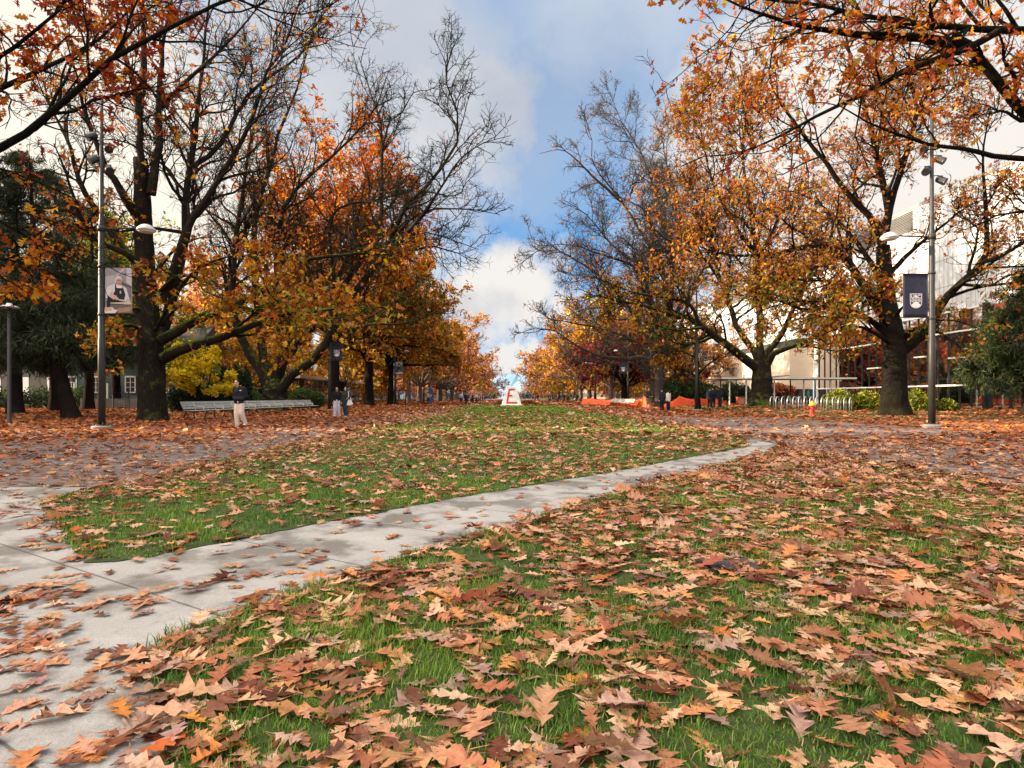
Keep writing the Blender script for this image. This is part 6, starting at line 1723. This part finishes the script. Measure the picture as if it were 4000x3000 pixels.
    for s in 'LR':
        if shorts: f.limb(j['hi'+s], j['kn'+s]*.8+j['hi'+s]*.2, .060*k, .052*k)
        else: f.chain([j['hi'+s], j['kn'+s], j['an'+s]+np.array([0, 0, -.008*k])], [.060*k*loose**.5, .047*k*loose, .038*k*loose])
    f.fuse('trousers', cloth('trouser cloth', legs), t, vox, smooth=3)
    f = Flesh()
    for s in 'LR':
        a = j['an'+s]; tip = a+np.array([j['to'+s][0], j['to'+s][1], 0])
        f.limb(a+np.array([0, .012*k, -.020*k]), tip+np.array([0, 0, -.026*k]), .026*k, .021*k); f.limb(a, a+np.array([0, 0, -.02*k]), .025*k, .027*k)
    f.fuse('shoes', cloth('shoe', shoes), t, vox)
    if extra: extra(t, j, k)
    return t
def backpack(col):
    def e(t, j, k):
        f = Flesh(); c = j['che']+np.array([0, .085, -.02])*k
        for s in (-1, 1): f.limb(c+np.array([s*.035, 0, .06])*k, c+np.array([s*.035, .01, -.08])*k, .045*k, .052*k)
        f.limb(c+np.array([0, .04, -.05])*k, c+np.array([0, .04, -.09])*k, .04*k, .04*k)
        f.fuse('backpack', cloth('backpack cloth', col), t, .02)
    return e
def tote(col):
    def e(t, j, k):
        mb = MB(); c = np.array([.16, -.06, .47])*k
        V = []
        for y in (-.03, .03):
            for (u, v) in ((-.055, .09), (.05, .10), (.11, -.05), (.03, -.09), (-.10, -.07)): V.append((c[0]+u*k, c[1]+y*k*(1.3 if v < 0 else .5), c[2]+v*k))
        mb.add(V, [(0, 1, 2, 3, 4), (9, 8, 7, 6, 5)]+[(i, i+5, (i+1) % 5+5, (i+1) % 5) for i in range(5)])
        bag = mb.build('bag', cloth('bag cloth', col), t, bevel=.02)
        s = j['shR']+np.array([-.01, -.01, .045])*k
        MB().tube([tuple(c+np.array([-.04, 0, .09])*k), tuple(s+np.array([.03, -.04, -.05])*k), tuple(s), tuple(s+np.array([.03, .04, -.05])*k), tuple(c+np.array([.04, .02, .09])*k)], .012*k, 6).build('strap', cloth('strap', col), bag)
    return e
def logo(t, j, k):
    c = j['che']; MB().box(c[0]+.046*k, c[0]+.074*k, c[1]-.080*k, c[1]-.068*k, c[2]+.014*k, c[2]+.026*k).build('patch', M['paper'], t)

y = 21.8
person('man in a black jacket and pale beige trousers walking past the long bench', (XA(936, y), y, .012), math.radians(-8), 1.72,
       dict(hea=(-.050, -.03, .915), nec=(-.018, 0, .822), che=(.002, 0, .735), shL=(-.105, .0, .795), shR=(.095, .01, .795), elL=(-.135, .01, .64), wrL=(-.058, -.04, .60), elR=(.138, .02, .64), wrR=(.07, -.04, .595),
            knL=(-.045, -.03, .285), anL=(-.045, -.01, .040), knR=(.052, -.025, .29), anR=(.085, .075, .075), toL=(-.035, -.07), toR=(.01, -.07)),
       top=(.010, .010, .013), legs=(.56, .45, .38), shoes=(.66, .62, .56), vox=.011, puff=1.12, wide=1.15, loose=1.18, extra=logo, pouch=True)
y = 32.4
person('woman in a black top and wide pale grey trousers, left of the pair', (XA(1316, y), y, .012), math.radians(10), 1.60,
       dict(wrL=(-.125, -.03, .49), knL=(-.06, -.03, .285), anL=(-.068, -.02, .045), knR=(.06, -.0, .29), anR=(.07, .03, .05)),
       top=(.012, .011, .013), legs=(.50, .46, .50), shoes=(.04, .04, .045), longhair=True, vox=.012, loose=1.35)
person('woman in a dark coat carrying a white shoulder bag, right of the pair', (XA(1350, y), y, .012), math.radians(-6), 1.61,
       dict(elR=(.14, -.01, .64), wrR=(.115, -.09, .62), knL=(-.045, -.0, .285), anL=(-.02, .03, .05), knR=(.05, -.03, .29), anR=(.055, -.03, .045)),
       top=(.035, .038, .034), legs=(.030, .038, .06), shoes=(.62, .6, .58), longhair=True, vox=.012, puff=1.15, loose=1.12, extra=tote((.66, .65, .63)))
def at(px, py, ref=None):
    x, y, z = GZ(px, py); return (x, y, z+.012)
walkJ = dict(elL=(-.13, -.0, .64), wrL=(-.09, -.11, .62), elR=(.13, -.0, .64), wrR=(.075, -.115, .62), knL=(-.05, .02, .29), anL=(-.065, .10, .07), knR=(.05, -.02, .285))
person('person in a red cap, dark sweater and shorts looking at a phone', at(2533, 1609), math.radians(35), 1.78, walkJ, top=(.018, .024, .020), legs=(.20, .11, .07), shoes=(.55, .5, .45), cap_=(.16, .02, .03), shorts=True, vox=.018, skin=(.40, .22, .15))
person('person in a dark navy coat and black trousers beside the white jacket', at(2586, 1606), math.radians(200), 1.72, None, top=(.016, .018, .030), legs=(.010, .010, .012), shoes=(.05, .05, .05), vox=.018, puff=1.15, wide=1.1, jacketlen=.46)
person('person in a white puffer jacket and black trousers facing left', at(2611, 1606), math.radians(215), 1.62, dict(hea=(-.03, -.03, .915), elL=(-.12, -.06, .64), wrL=(-.10, -.12, .52)), top=(.60, .54, .47), legs=(.010, .010, .012), shoes=(.05, .05, .05), vox=.018, puff=1.25, longhair=True, loose=1.15)
person('person in a navy coat half hidden by the backpack wearer', at(2772, 1595), math.radians(150), 1.70, None, top=(.018, .024, .05), legs=(.012, .012, .014), vox=.018, puff=1.12)
person('person with a dark backpack seen from behind by the mesh fence', at(2785, 1596), math.radians(172), 1.78, None, top=(.014, .017, .032), legs=(.010, .011, .014), shoes=(.6, .6, .6), vox=.018, puff=1.1, extra=backpack((.012, .014, .028)))
person('person in long dark clothes right of the backpack wearer', at(2812, 1595), math.radians(120), 1.66, None, top=(.012, .013, .022), legs=(.012, .012, .016), vox=.018, longhair=True)
person('person in a teal jacket behind the bike racks near the glass doors', (XA(3157, 60), 60, .2), math.radians(60), 1.7, None, top=(.10, .48, .44), legs=(.03, .04, .06), vox=.02, puff=1.15)
person('person in a pale jacket and dark trousers beside the blue phone column', at(1673, 1580), math.radians(160), 1.72, None, top=(.40, .33, .27), legs=(.02, .02, .025), vox=.02)
ps = [person('distant walker with a pale blue backpack on the left walkway', at(1802, 1580), PI, 1.74, dict(knL=(-.05, .03, .29), anL=(-.06, .09, .06)), top=(.55, .55, .57), legs=(.03, .035, .05), vox=.02, extra=backpack((.30, .46, .66))),
      person('distant walker in dark clothes with a white bag, left walkway', at(1820, 1580), PI, 1.72, dict(knR=(.05, .03, .29), anR=(.06, .09, .06)), top=(.03, .035, .055), legs=(.015, .015, .02), vox=.02, extra=tote((.62, .6, .6))),
      person('distant walker in a grey striped top, left walkway', at(1847, 1576), PI, 1.72, dict(knL=(-.05, .03, .29), anL=(-.06, .09, .06)), top=(.30, .30, .32), legs=(.02, .02, .03), vox=.02, extra=backpack((.05, .05, .06))),
      person('distant walker in a cream jacket, left walkway', at(1861, 1575), PI, 1.72, None, top=(.58, .50, .36), legs=(.02, .02, .025), vox=.02),
      person('distant person in a black coat standing right of the lawn', at(2203, 1574), .4, 1.75, None, top=(.014, .014, .016), legs=(.06, .05, .05), vox=.02, jacketlen=.42)]
rg = np.random.default_rng(3)
for k in range(20):
    left = k < 13
    y = rg.uniform(118, 170); x = (rg.uniform(-9.5, -4.2) if left else rg.uniform(5.5, 11.5))
    q = dup(ps[[1, 4, 4, 2, 1][k % 5]], (x, y, .012), rg.uniform(0, 6.28), 'one of the tiny far walkers crowding the %s walkway near the vanishing point' % ('left' if left else 'right'))
    q['group'] = 'far walkers, %s walkway' % ('left' if left else 'right')
